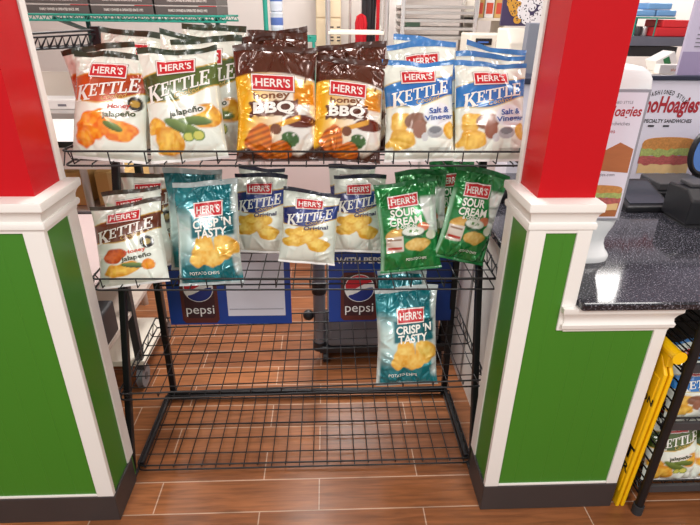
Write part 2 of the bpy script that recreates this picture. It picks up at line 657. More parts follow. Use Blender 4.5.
# ================================================================ SNACK BAGS
ASP = 1.46


def wr(base):
    return np.array(lin((base[0] / 255, base[1] / 255, base[2] / 255)))


def ellm(X, Y, cx, cy, rx, ry, rot=0.0, soft=0.12):
    c, s = math.cos(rot), math.sin(rot)
    a = ((X - cx) * c + (Y - cy) * s) / rx
    b = (-(X - cx) * s + (Y - cy) * c) / ry
    d = np.sqrt(a * a + b * b)
    return np.clip((1 - d) / soft + 0.5, 0, 1), d, a, b


def sm(x, w=0.012):
    return np.clip(x / w + 0.5, 0, 1)


def paint(Cc, m, col):
    return Cc * (1 - m[..., None]) + np.asarray(col) * m[..., None]


def vnoise(X, Y, sc, seed):
    r = np.random.RandomState(seed)
    g = r.rand(64, 64)
    x, y = X * sc + 7, Y * sc + 7
    xi, yi = np.floor(x).astype(int), np.floor(y).astype(int)
    fx, fy = x - xi, y - yi
    fx, fy = fx * fx * (3 - 2 * fx), fy * fy * (3 - 2 * fy)
    G = lambda i, j: g[i % 64, j % 64]
    return (G(xi, yi) * (1 - fx) + G(xi + 1, yi) * fx) * (1 - fy) + (G(xi, yi + 1) * (1 - fx) + G(xi + 1, yi + 1) * fx) * fy


def chip(Cc, X, Y, cx, cy, rx, ry, rot, hot, edge, seed, ridges=False):
    wob = (vnoise(X, Y, 9, seed) - 0.5) * 0.5
    m, d, a, b = ellm(X, Y, cx, cy, rx, ry, rot)
    m = np.clip((1 - d + wob) / 0.1 + 0.5, 0, 1)
    t = np.clip(d * 0.9 + (vnoise(X, Y, 26, seed + 3) - 0.5) * 0.9, 0, 1)[..., None]
    colr = wr(hot) * (1 - t) + wr(edge) * t
    if ridges:
        k = (0.5 + 0.5 * np.sin(b * 17))[..., None]
        colr = colr * (0.45 + 0.55 * k)
    return Cc * (1 - m[..., None]) + colr * m[..., None]


def kettle(band, band2, chips, line=(214, 170, 60), extra=None):
    def f(X, Y):
        Cc = np.ones(X.shape + (3,)) * wr((236, 243, 231))
        # swooping band
        top = 0.755 * ASP + 0.15 * (X - 0.1) + 0.02 * np.sin(X * 6)
        bot = 0.515 * ASP + 0.16 * X + 0.05 * np.sin(X * 5.5 + 2.2)
        m = sm(top - Y, 0.014) * sm(Y - bot, 0.014)
        gold = sm(top + 0.016 - Y, 0.01) * sm(Y - bot + 0.016, 0.01)
        Cc = paint(Cc, gold, wr(line))
        t = np.clip(X * 0.8 + (vnoise(X, Y, 6, 5) - 0.5) * 0.8, 0, 1)[..., None]
        Cc = Cc * (1 - m[..., None]) + (wr(band) * (1 - t) + wr(band2) * t) * m[..., None]
        for k, c in enumerate(chips):
            Cc = chip(Cc, X, Y, *c[:5], c[5], c[6], 11 + k * 7)
        if extra:
            Cc = extra(Cc, X, Y)
        return Cc
    return f


Yl, Yd = (252, 208, 84), (222, 148, 34)
Ol, Od = (250, 178, 50), (232, 112, 14)


def pepper(Cc, X, Y, cx, cy, rx, ry, rot, col=(72, 98, 34)):
    m, d, a, b = ellm(X, Y, cx, cy, rx, ry, rot)
    t = np.clip(0.5 + b * 0.6, 0, 1)[..., None]
    return Cc * (1 - m[..., None]) + (wr(col) * (1 - t) + wr((120, 146, 66)) * t) * m[..., None]


def slice_(Cc, X, Y, cx, cy, r):
    m, d, a, b = ellm(X, Y, cx, cy, r, r * 0.85)
    Cc = paint(Cc, m, wr((96, 132, 40)))
    m2, d, a, b = ellm(X, Y, cx, cy, r * 0.78, r * 0.65)
    return paint(Cc, m2, wr((206, 206, 96)))


def ex_jal(Cc, X, Y):
    Cc = pepper(Cc, X, Y, 0.50, 0.42, 0.27, 0.075, -0.45)
    Cc = pepper(Cc, X, Y, 0.66, 0.50, 0.22, 0.06, -0.12)
    Cc = slice_(Cc, X, Y, 0.55, 0.30, 0.075)
    Cc = slice_(Cc, X, Y, 0.68, 0.31, 0.085)
    m, d, a, b = ellm(X, Y, 0.56, 0.615, 0.25, 0.065, 0.12)
    return paint(Cc, m, wr((250, 248, 240)))


def ex_hot(Cc, X, Y):
    Cc = pepper(Cc, X, Y, 0.60, 0.46, 0.14, 0.05, -0.35)
    m, d, a, b = ellm(X, Y, 0.66, 0.66, 0.21, 0.085, 0.1)
    Cc = paint(Cc, m, wr((250, 244, 236)))
    m, d, a, b = ellm(X, Y, 0.88, 0.79, 0.09, 0.10, 0.3)
    Cc = paint(Cc, m, wr((34, 30, 22)))
    m, d, a, b = ellm(X, Y, 0.88, 0.79, 0.055, 0.05, 0.3)
    return paint(Cc, m, wr((190, 150, 50)))


def ex_honey(Cc, X, Y):
    Cc = chip(Cc, X, Y, 0.30, 0.52, 0.17, 0.12, 0.2, (226, 110, 40), (180, 66, 16), 55)
    Cc = pepper(Cc, X, Y, 0.58, 0.34, 0.20, 0.045, -0.15, (40, 70, 30))
    Cc = chip(Cc, X, Y, 0.78, 0.33, 0.10, 0.09, 0.2, (250, 170, 40), (226, 130, 20), 57)
    m, d, a, b = ellm(X, Y, 0.80, 0.72, 0.10, 0.11, 0.3)
    Cc = paint(Cc, m, wr((30, 30, 30)))
    m, d, a, b = ellm(X, Y, 0.80, 0.72, 0.06, 0.05, 0.3)
    return paint(Cc, m, wr((170, 150, 90)))


def ex_sv(Cc, X, Y):
    m, d, a, b = ellm(X, Y, 0.42, 0.56, 0.17, 0.12, 0.1)
    Cc = paint(Cc, m, wr((134, 92, 70)))
    m, d, a, b = ellm(X, Y, 0.47, 0.44, 0.10, 0.13, 0.1)
    Cc = paint(Cc, m, wr((150, 104, 84)))
    m, d, a, b = ellm(X, Y, 0.70, 0.40, 0.12, 0.085, 0.1)
    Cc = paint(Cc, m, wr((176, 178, 182)))
    m, d, a, b = ellm(X, Y, 0.70, 0.43, 0.09, 0.05, 0.1)
    Cc = paint(Cc, m, wr((120, 122, 128)))
    m, d, a, b = ellm(X, Y, 0.55, 0.33, 0.05, 0.06, 0.1)
    Cc = paint(Cc, m, wr((206, 208, 210)))
    m, d, a, b = ellm(X, Y, 0.75, 0.65, 0.22, 0.16, 0.15)
    Cc = paint(Cc, m, wr((236, 242, 246)))
    m = sm(0.05 - np.abs(X - 0.78) * 0.3, 0.01) * sm(0.025 - np.abs(Y - 0.16), 0.008)
    return paint(Cc, m * 0.5, wr((120, 120, 120)))


def d_bbq(X, Y):
    Cc = np.ones(X.shape + (3,)) * wr((246, 240, 226))
    # yellow glow at left fading right
    m = np.clip(1.28 - X * 1.9 - np.abs(Y - 0.75) * 0.2, 0, 1)
    Cc = paint(Cc, m, wr((250, 190, 26)))
    # honey jar
    m = sm(0.13 - np.abs(X - 0.85), 0.02) * sm(0.15 - np.abs(Y - 0.86), 0.02)
    Cc = paint(Cc, m, wr((226, 146, 22)))
    m, d, a, b = ellm(X, Y, 0.85, 1.0, 0.14, 0.03)
    Cc = paint(Cc, m, wr((250, 214, 120)))
    m = sm(0.012 - np.abs(X - 0.88 - (Y - 1.05) * 0.25), 0.01) * sm(0.1 - np.abs(Y - 1.08), 0.02)
    Cc = paint(Cc, m, wr((130, 80, 36)))
    # bowl with sauce
    m, d, a, b = ellm(X, Y, 0.80, 0.44, 0.25, 0.17)
    Cc = paint(Cc, m, wr((238, 234, 226)))
    m, d, a, b = ellm(X, Y, 0.80, 0.50, 0.20, 0.085)
    Cc = paint(Cc, m, wr((104, 40, 22)))
    m = sm(0.035 - np.abs(Y - 0.46 - (X - 0.55) * 0.35), 0.012) * sm(0.2 - np.abs(X - 0.6), 0.02)
    Cc = paint(Cc, m, wr((226, 160, 46)))
    m, d, a, b = ellm(X, Y, 0.49, 0.40, 0.07, 0.07)
    Cc = paint(Cc, m, wr((120, 66, 34)))
    # herb
    n = vnoise(X, Y, 24, 8)
    m, d, a, b = ellm(X, Y, 0.66, 0.27, 0.12, 0.10)
    Cc = paint(Cc, m * sm(n - 0.35, 0.1), wr((56, 96, 34)))
    # dark band behind big lettering
    jag = (vnoise(X, Y, 22, 31) - 0.5) * 0.05
    m = sm(0.30 - np.abs(X - 0.47) + jag) * sm(0.095 - np.abs(Y - 0.655 - 0.05 * (X - 0.4)) + jag)
    Cc = paint(Cc, m, wr((92, 44, 22)))
    # brown film at the bottom right and top
    m = sm(0.12 + 0.10 * np.sin(X * 5) - Y + np.maximum(0, X - 0.75) * 0.9, 0.05)
    Cc = paint(Cc, m, wr((72, 34, 20)))
    top = 0.715 * ASP + 0.07 * np.sin(X * 3.0 + 0.3)
    Cc = paint(Cc, sm(Y - top, 0.02), wr((86, 42, 24)))
    Cc = chip(Cc, X, Y, 0.27, 0.28, 0.17, 0.19, 0.35, (244, 140, 28), (232, 110, 16), 71, True)
    Cc = chip(Cc, X, Y, 0.47, 0.10, 0.18, 0.14, 0.35, (244, 140, 28), (232, 110, 16), 77, True)
    return Cc


def d_teal(X, Y):
    Cc = np.ones(X.shape + (3,)) * wr((12, 118, 128))
    n = vnoise(X, Y, 5, 3)
    Cc = paint(Cc, np.clip((n - 0.5) * 2, 0, 1) * 0.5, wr((40, 170, 178)))
    # pale middle
    m = np.clip(1.3 - np.abs(Y - 0.70) / 0.33 - np.maximum(0, X - 0.30) * 1.2, 0, 1)
    Cc = paint(Cc, m, wr((206, 232, 228)))
    m = sm(0.07 - np.abs(X - 0.97), 0.05) * sm(Y - 0.15, 0.1)
    Cc = paint(Cc, m, wr((208, 220, 216)))
    m = sm(0.045 - X, 0.04) * sm(1.0 - Y, 0.1)
    Cc = paint(Cc, m, wr((214, 224, 220)))
    # dark letter ground
    m = sm(0.34 - np.abs(X - 0.60), 0.04) * sm(0.16 - np.abs(Y - 0.80 - 0.06 * X), 0.03)
    Cc = paint(Cc, m, wr((10, 100, 108)))
    for k, c in enumerate([(0.44, 0.53, 0.18, 0.14, 0.2), (0.78, 0.53, 0.19, 0.15, -0.3), (0.36, 0.38, 0.17, 0.12, 0.1), (0.62, 0.39, 0.20, 0.12, 0.2)]):
        Cc = chip(Cc, X, Y, *c, (255, 222, 120), (240, 180, 64), 91 + 5 * k)
    return Cc


def d_sour(X, Y):
    Cc = np.ones(X.shape + (3,)) * wr((20, 128, 58))
    n = vnoise(X, Y, 5, 13)
    Cc = paint(Cc, np.clip((n - 0.5) * 2, 0, 1) * 0.45, wr((60, 176, 92)))
    # poured cream at the right
    m = sm(0.14 + 0.05 * np.sin(Y * 7) - np.abs(X - 0.90), 0.03) * sm(Y - 0.62, 0.06) * sm(1.18 - Y, 0.06)
    Cc = paint(Cc, m, wr((232, 238, 232)))
    m = sm(0.05 - X, 0.03) * sm(1.1 - Y, 0.1)
    Cc = paint(Cc, m, wr((160, 210, 176)))
    m, d, a, b = ellm(X, Y, 0.72, 0.72, 0.10, 0.07)
    Cc = paint(Cc, m, wr((226, 130, 96)))
    Cc = chip(Cc, X, Y, 0.24, 0.62, 0.16, 0.10, 0.3, (236, 196, 110), (206, 150, 60), 111)
    m, d, a, b = ellm(X, Y, 0.55, 0.63, 0.20, 0.10)
    Cc = paint(Cc, m, wr((30, 92, 46)))
    m, d, a, b = ellm(X, Y, 0.55, 0.66, 0.185, 0.07)
    Cc = paint(Cc, m, wr((236, 240, 228)))
    m, d, a, b = ellm(X, Y, 0.55, 0.665, 0.09, 0.03)
    Cc = paint(Cc, m * sm(vnoise(X, Y, 40, 4) - 0.5, 0.1), wr((90, 140, 70)))
    Cc = chip(Cc, X, Y, 0.62, 0.45, 0.20, 0.11, 0.1, (246, 214, 130), (222, 176, 80), 117)
    m, d, a, b = ellm(X, Y, 0.85, 0.58, 0.09, 0.07)
    Cc = paint(Cc, m, wr((226, 226, 206)))
    # white stamp
    m = sm(0.145 - np.abs(X - 0.23), 0.012) * sm(0.125 - np.abs(Y - 0.46 - 0.06 * (X - 0.2)), 0.012)
    Cc = paint(Cc, m, wr((226, 214, 200)))
    m = sm(0.12 - np.abs(X - 0.23), 0.01) * sm(0.02 - np.abs(Y - 0.40), 0.01)
    Cc = paint(Cc, m, wr((190, 60, 50)))
    m = sm(0.12 - np.abs(X - 0.23), 0.01) * sm(0.015 - np.abs(Y - 0.54), 0.01)
    return paint(Cc, m, wr((150, 120, 100)))


CH_K = [(0.24, 0.36, 0.16, 0.19, 0.3), (0.50, 0.45, 0.30, 0.20, 0.2), (0.70, 0.33, 0.22, 0.15, 0.0)]
DESIGN = {
    'hot': dict(fn=kettle((206, 84, 18), (150, 44, 12), [(0.22, 0.30, 0.16, 0.14, 0.2, Ol, Od), (0.36, 0.47, 0.24, 0.20, 0.3, Ol, Od), (0.66, 0.42, 0.27, 0.16, -0.2, Ol, Od)], extra=ex_hot),
                seal=(44, 52, 36), title='KETTLE', name='jalapeño', namec=(60, 80, 30), over='Honey', overc=(190, 40, 24), npos=(0.68, 0.62), film=(232, 228, 218)),
    'jal': dict(fn=kettle((58, 78, 30), (96, 118, 52), [(0.14, 0.46, 0.13, 0.12, 0.2, Yl, Yd), (0.28, 0.27, 0.20, 0.20, 0.4, Yl, Yd), (0.80, 0.55, 0.22, 0.15, 0.0, Yl, Yd)], extra=ex_jal),
                seal=(40, 56, 36), title='KETTLE', name='jalapeño', namec=(40, 60, 24), npos=(0.56, 0.615), film=(236, 234, 222)),
    'honey': dict(fn=kettle((112, 56, 32), (96, 44, 24), [(0.40, 0.28, 0.30, 0.12, 0.1, Yl, Yd)], extra=ex_honey), seal=(70, 60, 50), title='KETTLE',
                  name='Jalapeño', namec=(70, 74, 60), over='Honey', overc=(214, 66, 24), npos=(0.62, 0.47), film=(240, 238, 222)),
    'sv': dict(fn=kettle((40, 124, 196), (30, 100, 180), [(0.20, 0.55, 0.14, 0.13, 0.2, (250, 214, 110), (230, 176, 66)), (0.22, 0.30, 0.20, 0.15, 0.2, (250, 210, 96), (222, 166, 52)), (0.93, 0.42, 0.10, 0.14, 0, (250, 210, 96), (222, 166, 52))], (220, 200, 120), extra=ex_sv),
               seal=(58, 128, 196), title='KETTLE', name='Vinegar', namec=(40, 84, 160), over='Salt &', overc=(40, 84, 160), npos=(0.76, 0.60), film=(238, 238, 226)),
    'orig': dict(fn=kettle((34, 38, 104), (40, 70, 150), [(0.42, 0.63, 0.36, 0.11, 0.1, (255, 216, 96), (226, 168, 46)), (0.24, 0.46, 0.22, 0.13, 0.2, (255, 220, 110), (230, 170, 46)), (0.66, 0.44, 0.24, 0.15, -0.4, (255, 222, 110), (228, 168, 44)), (0.50, 0.55, 0.16, 0.09, 0.5, (255, 226, 120), (236, 180, 60))]),
                 seal=(36, 40, 60), title='KETTLE', name='Original', namec=(40, 44, 90), npos=(0.62, 0.745), film=(238, 236, 230)),
    'bbq': dict(fn=d_bbq, seal=(70, 34, 20), film=(80, 40, 24)),
    'teal': dict(fn=d_teal, seal=(188, 200, 200), film=(20, 120, 130)),
    'sour': dict(fn=d_sour, seal=(24, 120, 60), film=(24, 126, 60)),
}
M_badge = mat('red badge ink', rgb(196, 24, 36), 0.32, coat=0.4)
M_badgew = mat('white badge ink', rgb(240, 232, 226), 0.32, coat=0.4)
M_badged = mat('dark badge rim', rgb(80, 16, 20), 0.4)
INKS = {}


def ink(c):
    return mat('ink %d %d %d' % tuple(c), rgb(*c), 0.32, coat=0.3)


def make_bag(design, bx, Yb, zb, tx, ty, Yt, Wd, label, group, seed, yaw=0.0, thick=0.042, res=(66, 100), crumple=1.0, flop=0.0, roll=0.0, front=True):
    D = DESIGN[design]
    B = np.array([xzY(bx, zb, Yb), Yb, zb])
    T = atY(tx, ty, Yt)
    U = T - B
    Hh = np.linalg.norm(U)
    U /= Hh
    r0 = np.array([math.cos(yaw), math.sin(yaw), 0])
    Rv = r0 - U * (U @ r0)
    Rv /= np.linalg.norm(Rv)
    if roll:
        Rv, U = Rv * math.cos(roll) + U * math.sin(roll), U * math.cos(roll) - Rv * math.sin(roll)
        B = (B + T) / 2 - U * Hh / 2
    N = np.cross(Rv, U)
    rs = np.random.RandomState(seed)
    # creases: short sharp ridges, most of them running away from the seals and corners
    cr = []
    for k in range(int(22 * crumple)):
        end = rs.rand() < 0.62
        cu = rs.uniform(0.05, 0.95)
        cv = rs.uniform(0.80, 0.97) if end else rs.uniform(0.02, 0.14)
        ang = math.pi / 2 + rs.uniform(-0.8, 0.8) + (cu - 0.5) * (1.0 if end else -1.0)
        cr.append((cu * Wd, cv * Hh, ang, rs.uniform(0.02, 0.05), rs.uniform(0.004, 0.009), rs.choice([-1, 1]) * rs.uniform(0.3, 1) * 0.009 * crumple ** 0.6))
    for k in range(int(14 * crumple)):
        cu, cv = rs.choice([rs.uniform(0.04, 0.22), rs.uniform(0.78, 0.96)]), rs.uniform(0.15, 0.9)
        cr.append((cu * Wd, cv * Hh, rs.uniform(-0.7, 0.7), rs.uniform(0.015, 0.04), rs.uniform(0.004, 0.010), rs.choice([-1, 1]) * rs.uniform(0.3, 1) * 0.007 * crumple ** 0.6))
    for k in range(int(5 * crumple)):
        cr.append((rs.uniform(0.2, 0.8) * Wd, rs.uniform(0.2, 0.75) * Hh, rs.uniform(0, math.pi), rs.uniform(0.03, 0.07), rs.uniform(0.006, 0.014), rs.uniform(-1, 1) * 0.005))
    ph = rs.uniform(0, 6.28, 4)
    t_b = rs.uniform(-0.25, 0.25)

    def surf(u, v, off=0.0, side=1):
        u, v = np.asarray(u, float), np.asarray(v, float)
        s4 = np.clip(1 - np.abs(2 * u - 1) ** 3.0, 0, 1) ** 0.62
        vv = np.clip((v - 0.025) / 0.93, 0, 1)
        env = np.clip(np.sin(math.pi * vv), 0, 1) ** 0.55 * (1.12 - 0.28 * v)
        th = thick * s4 * env
        x, y = (u - 0.5) * Wd, v * Hh
        wid = 1.05 - 0.07 * np.sin(math.pi * np.clip(v, 0, 1)) ** 0.8 + 0.012 * np.sin(v * 9 + ph[0]) * np.sign(u - 0.5)
        d = np.zeros_like(u)
        if side > 0:
            for cx, cy, an, L, w, a in cr:
                dx, dy = u * Wd - cx, v * Hh - cy
                l = dx * math.cos(an) + dy * math.sin(an)
                q = -dx * math.sin(an) + dy * math.cos(an)
                d = d + a * np.exp(-np.abs(q) / w) * np.exp(-(l / L) ** 2)
            d = d * (1 - 0.5 * np.exp(-((u - 0.48) / 0.34) ** 4 - ((v - 0.71) / 0.17) ** 4))
            d = d * np.clip(4 * u * (1 - u) * 3, 0, 1) * np.clip((1 - v) * 14, 0.15, 1) * np.clip(v * 14, 0.1, 1)
        # the seals wave and flop
        wv = 0.006 * np.sin(u * 7 + ph[1]) + 0.004 * np.sin(u * 15 + ph[2])
        tops = np.clip((v - 0.72) / 0.28, 0, 1) ** 1.6
        bots = np.clip((0.16 - v) / 0.16, 0, 1)
        n = side * (th + off) + d + tops * (wv * 1.2 + flop) + bots * wv * 0.5
        yy = y + tops * (0.006 * np.sin(u * 4.2 + ph[3]) + t_b * 0.02 * (u - 0.5))
        return B + Rv * (x * wid)[..., None] + U * yy[..., None] + N * n[..., None]

    root = thing('snack_bag', tuple(B), label, 'snack bag', group)
    root['kind'] = 'thing'
    nu, nv = res
    su, sv = np.linspace(0, 1, nu), np.linspace(0.0, 1.0, nv)
    Ug, Vg = np.meshgrid(su, sv)
    Cf = np.clip(D['fn'](Ug, Vg * ASP), 0, 1)
    Vf = surf(Ug, Vg).reshape(-1, 3)
    bu, bv = np.linspace(0, 1, 14), np.linspace(0, 1, 18)
    Ub, Vb_ = np.meshgrid(bu, bv)
    Vk = surf(Ub, Vb_, side=-1).reshape(-1, 3)
    Fc = [(j * nu + i, j * nu + i + 1, (j + 1) * nu + i + 1, (j + 1) * nu + i) for j in range(nv - 1) for i in range(nu - 1)]
    o = nu * nv
    Fc += [(o + j * 14 + i, o + (j + 1) * 14 + i, o + (j + 1) * 14 + i + 1, o + j * 14 + i + 1) for j in range(17) for i in range(13)]
    film = np.ones((14 * 18, 3)) * wr(D['film'])
    cols = np.concatenate([Cf.reshape(-1, 3), film])
    cols = np.concatenate([cols, np.ones((len(cols), 1))], 1)
    pouch = link_mesh('pouch', np.concatenate([Vf, Vk]), Fc, M_foil if design in ('teal', 'sour', 'bbq') else M_print, root, smooth=True, colors=cols)
    Ms = ink(D['seal'])
    for nm, v0, v1, mt in (('top_seal', 0.955, 1.004, Ms), ('bottom_seal', -0.004, 0.022, Ms if design in ('sour', 'teal', 'bbq') else M_paper)):
        a = np.linspace(-0.004, 1.004, 90)
        mb = MB()
        Vs, Fs = [], []
        rows = [(v0, 0.0022), ((v0 + v1) / 2, 0.0022), (v1, 0.0012)]
        for vq, off in rows:
            Vs.append(surf(a, np.full_like(a, vq), off))
        for vq, off in rows[::-1]:
            Vs.append(surf(a, np.full_like(a, vq), off, -1))
        n = len(a)
        for r_ in range(5):
            Fs += [(r_ * n + i, r_ * n + i + 1, (r_ + 1) * n + i + 1, (r_ + 1) * n + i) for i in range(n - 1)]
        link_mesh(nm, np.concatenate(Vs), Fs, mt, root, smooth=False)

    def decal(mb, polyV, Fs, off, m):
        p = np.asarray(polyV, float)
        mb.add(surf(p[:, 0], p[:, 1], off), Fs, m)

    def patch(mb, cu, cv, w, h, tilt, off, m, n=(30, 14), curve=0.0):
        uu, vv = np.meshgrid(np.linspace(-1, 1, n[0]), np.linspace(-1, 1, n[1]))
        pu = cu + uu * w / 2
        pv = cv + (vv * h / 2 + tilt * uu * w / 2 + curve * (uu ** 2)) / ASP
        pts = np.stack([pu.ravel(), pv.ravel()], 1)
        Fs = [(j * n[0] + i, j * n[0] + i + 1, (j + 1) * n[0] + i + 1, (j + 1) * n[0] + i) for j in range(n[1] - 1) for i in range(n[0] - 1)]
        decal(mb, pts, Fs, off, m)

    def words(mb, s, cu, cv, w, h, tilt, off, m, **kw):
        V, Fs, tw, thh = glyphs(s, cuts=15, **kw)
        x = V[:, 0] / tw * w
        y = V[:, 1] / thh * h + tilt * x
        decal(mb, np.stack([cu + x, cv + y / ASP], 1), Fs, off, m)

    bc = {'bbq': (0.47, 0.672, 0.50, 0.18, -0.05), 'teal': (0.55, 0.725, 0.42, 0.185, 0.06), 'sour': (0.43, 0.79, 0.47, 0.17, 0.05)}.get(design, (0.48, 0.825, 0.46, 0.16, 0.04))
    mb = MB()
    patch(mb, bc[0], bc[1], bc[2] + 0.042, bc[3] + 0.042, bc[4], 0.0009, 2)
    patch(mb, bc[0], bc[1], bc[2] + 0.032, bc[3] + 0.032, bc[4], 0.0015, 1)
    patch(mb, bc[0], bc[1], bc[2], bc[3], bc[4], 0.0021, 0)
    bd = link_mesh('brand_badge', mb.v, mb.f, [M_badge, M_badgew, M_badged], root, mb.m, smooth=True)
    mb = MB()
    words(mb, "HERR'S", bc[0], bc[1], bc[2] * 0.86, bc[3] * 0.62, bc[4], 0.0029, 0, bold=0.02)
    link_mesh('lettering', mb.v, mb.f, M_badgew, bd)
    mb = MB()
    mats = [ink((240, 238, 230)), ink((30, 30, 34))]
    if 'title' in D:
        kettle_word(mb, decal)
        words(mb, 'Cooked', 0.60, 0.592, 0.34, 0.07, 0.20, 0.0020, 2, bold=0.0, shear=0.3)
        mats.append(ink((206, 170, 80)))
        link_mesh('title', mb.v, mb.f, mats, root, mb.m)
        mb = MB()
        nc, oc = ink(D['namec']), ink(D.get('overc', D['namec']))
        x, y = D['npos']
        words(mb, D['name'], x, y / ASP, 0.44, 0.10, 0.12, 0.0032, 0, bold=0.02)
        if 'over' in D:
            words(mb, D['over'], x, y / ASP + 0.075, 0.30, 0.085, 0.12, 0.0032, 1, bold=0.02)
        link_mesh('flavour_name', mb.v, mb.f, [nc, oc], root, mb.m)
    elif design == 'bbq':
        words(mb, 'honey', 0.45, 0.557, 0.46, 0.115, 0.05, 0.0022, 1, bold=0.02)
        words(mb, 'BBQ', 0.47, 0.452, 0.52, 0.17, 0.05, 0.0022, 0, bold=0.04)
        link_mesh('title', mb.v, mb.f, [mats[0], ink((120, 66, 24))], root, mb.m)
    elif design == 'teal':
        words(mb, "CRISP 'N", 0.60, 0.595, 0.60, 0.125, 0.08, 0.0022, 0, bold=0.03)
        words(mb, 'TASTY', 0.58, 0.50, 0.50, 0.125, 0.08, 0.0022, 0, bold=0.03)
        link_mesh('title', mb.v, mb.f, mats, root, mb.m)
        mb = MB()
        words(mb, 'POTATO CHIPS', 0.42, 0.115, 0.46, 0.045, 0.0, 0.0020, 0, bold=0.01)
        link_mesh('small_print', mb.v, mb.f, mats, root, mb.m)
    else:
        words(mb, 'SOUR', 0.42, 0.665, 0.44, 0.125, 0.06, 0.0022, 0, bold=0.03)
        words(mb, 'CREAM', 0.44, 0.57, 0.54, 0.125, 0.06, 0.0022, 0, bold=0.03)
        words(mb, '& ONION', 0.44, 0.508, 0.34, 0.055, 0.06, 0.0022, 0, bold=0.02)
        link_mesh('title', mb.v, mb.f, mats, root, mb.m)
        mb = MB()
        words(mb, 'POTATO CHIPS', 0.58, 0.14, 0.34, 0.045, 0.0, 0.0020, 0, bold=0.01)
        link_mesh('small_print', mb.v, mb.f, mats, root, mb.m)
    return root


def serif(ch):
    """strokes of a slab letter in a unit box, as quads"""
    st, th, sf = 0.24, 0.10, 0.08
    B_ = lambda x0, x1, y0, y1: [(x0, y0), (x1, y0), (x1, y1), (x0, y1)]
    if ch == 'E':
        return [B_(.12, .12 + st, 0, 1), B_(0, .86, 0, th), B_(0, .82, 1 - th, 1), B_(.3, .66, .46, .56), B_(.76, .88, 0, .30), B_(.72, .84, .72, 1), B_(.58, .68, .36, .66)], 0.92
    if ch == 'T':
        return [B_(.38, .38 + st, 0, 1), B_(.0, 1, 1 - th, 1), B_(.0, .11, .68, 1), B_(.89, 1, .68, 1), B_(.24, .76, 0, sf)], 1.0
    if ch == 'L':
        return [B_(.12, .12 + st, 0, 1), B_(0, .84, 0, th), B_(0, .5, 1 - sf, 1), B_(.74, .86, 0, .34)], 0.88
    return [B_(.12, .12 + st, 0, 1), B_(0, .48, 0, sf), B_(0, .48, 1 - sf, 1), [(.30, .42), (.44, .42), (.92, .97), (.72, .97)], [(.38, .54), (.60, .58), (1.12, 0), (.80, 0)],
            B_(.60, 1.04, 1 - sf, 1), B_(.70, 1.22, 0, sf)], 1.16


def kettle_word(mb, decal):
    x = 0.0
    glyph = []
    for i, ch in enumerate('KETTLE'):
        q, w = serif(ch)
        sc, dy = ((1.32, -0.26) if i == 0 else (1.0, 0.0) if i < 5 else (1.16, 0.0))
        for p in q:
            glyph.append([((a + 0.10 * b) * sc * 0.66 + x, b * sc + dy) for a, b in p])
        x += (w * sc * 0.66) + (0.03 if i else -0.06)
    for p in glyph:
        (x0, y0), (x1, y1), (x2, y2), (x3, y3) = p
        n = 4
        pts = []
        for j in range(n + 1):
            for i in range(n + 1):
                a, b = i / n, j / n
                px_ = (1 - a) * (1 - b) * x0 + a * (1 - b) * x1 + a * b * x2 + (1 - a) * b * x3
                py_ = (1 - a) * (1 - b) * y0 + a * (1 - b) * y1 + a * b * y2 + (1 - a) * b * y3
                uu = (px_ / x - 0.5) * 0.84
                pts.append((0.49 + uu, 0.655 + ((py_ - 0.5) * 0.165 + 0.20 * uu) / ASP))
        Fs = [(j * (n + 1) + i, j * (n + 1) + i + 1, (j + 1) * (n + 1) + i + 1, (j + 1) * (n + 1) + i) for j in range(n) for i in range(n)]
        decal(mb, pts, Fs, 0.0024, 0)


G1 = 'snack bags on the top rack shelf'
G2 = 'snack bags on the second rack shelf'
G3 = 'snack bags on the third rack shelf'
G4 = 'snack bags on the low rack under the counter'
z1, z2, z3 = Z1 + 0.004, Z2 + 0.002, Z3 + 0.026
LO = (48, 70)
# --- top shelf: (design, bottom column, bottom depth, height, top column, top row, top depth, width)
make_bag('hot', 112, 1.558, z1, 111, 54, 1.665, 0.212, 'orange banded white kettle chip bag, far left of the top shelf front row', G1, 1, roll=-0.05)
make_bag('hot', 120, 1.665, z1, 101, 46, 1.735, 0.212, 'white dark seamed chip bag directly behind the orange banded bag at far left', G1, 2, res=LO, roll=0.05)
make_bag('hot', 134, 1.80, z1, 135, 31, 1.855, 0.215, 'rearmost white chip bag at top left, its dark seam above the orange banded bag', G1, 3, res=LO, roll=-0.02)
make_bag('jal', 188, 1.558, z1, 180, 48, 1.66, 0.222, 'green banded white kettle chip bag with peppers, second from left in the top front row', G1, 4, roll=0.05)
make_bag('jal', 214, 1.665, z1, 207, 38, 1.735, 0.205, 'green banded chip bag half hidden at the right behind the front pepper chip bag', G1, 5, res=LO)
make_bag('jal', 190, 1.735, z1, 192, 34, 1.80, 0.20, 'white chip bag whose dark seam shows just above the front pepper chip bag', G1, 6, res=LO, roll=-0.04)
make_bag('jal', 214, 1.81, z1, 212, 25, 1.875, 0.20, 'rearmost silvery chip bag with a curled top left of the brown bags', G1, 7, res=LO, roll=-0.03, crumple=1.6)
make_bag('bbq', 278, 1.558, z1, 275, 47, 1.66, 0.235, 'brown and yellow barbecue chip bag, larger left one of the front brown pair', G1, 8, crumple=1.5, yaw=0.05)
make_bag('bbq', 274, 1.665, z1, 268, 36, 1.735, 0.225, 'brown barbecue chip bag with crumpled top behind the left front brown bag', G1, 9, res=LO, crumple=2.2, roll=0.06)
make_bag('bbq', 284, 1.745, z1, 284, 29, 1.81, 0.18, 'rearmost brown barbecue chip bag with its top peaking above the left brown bags', G1, 10, res=LO, crumple=2.2, roll=0.12)
make_bag('bbq', 347, 1.558, z1, 350, 58, 1.665, 0.205, 'brown and yellow barbecue chip bag, the right one of the front brown pair', G1, 11, crumple=1.5, roll=-0.04)
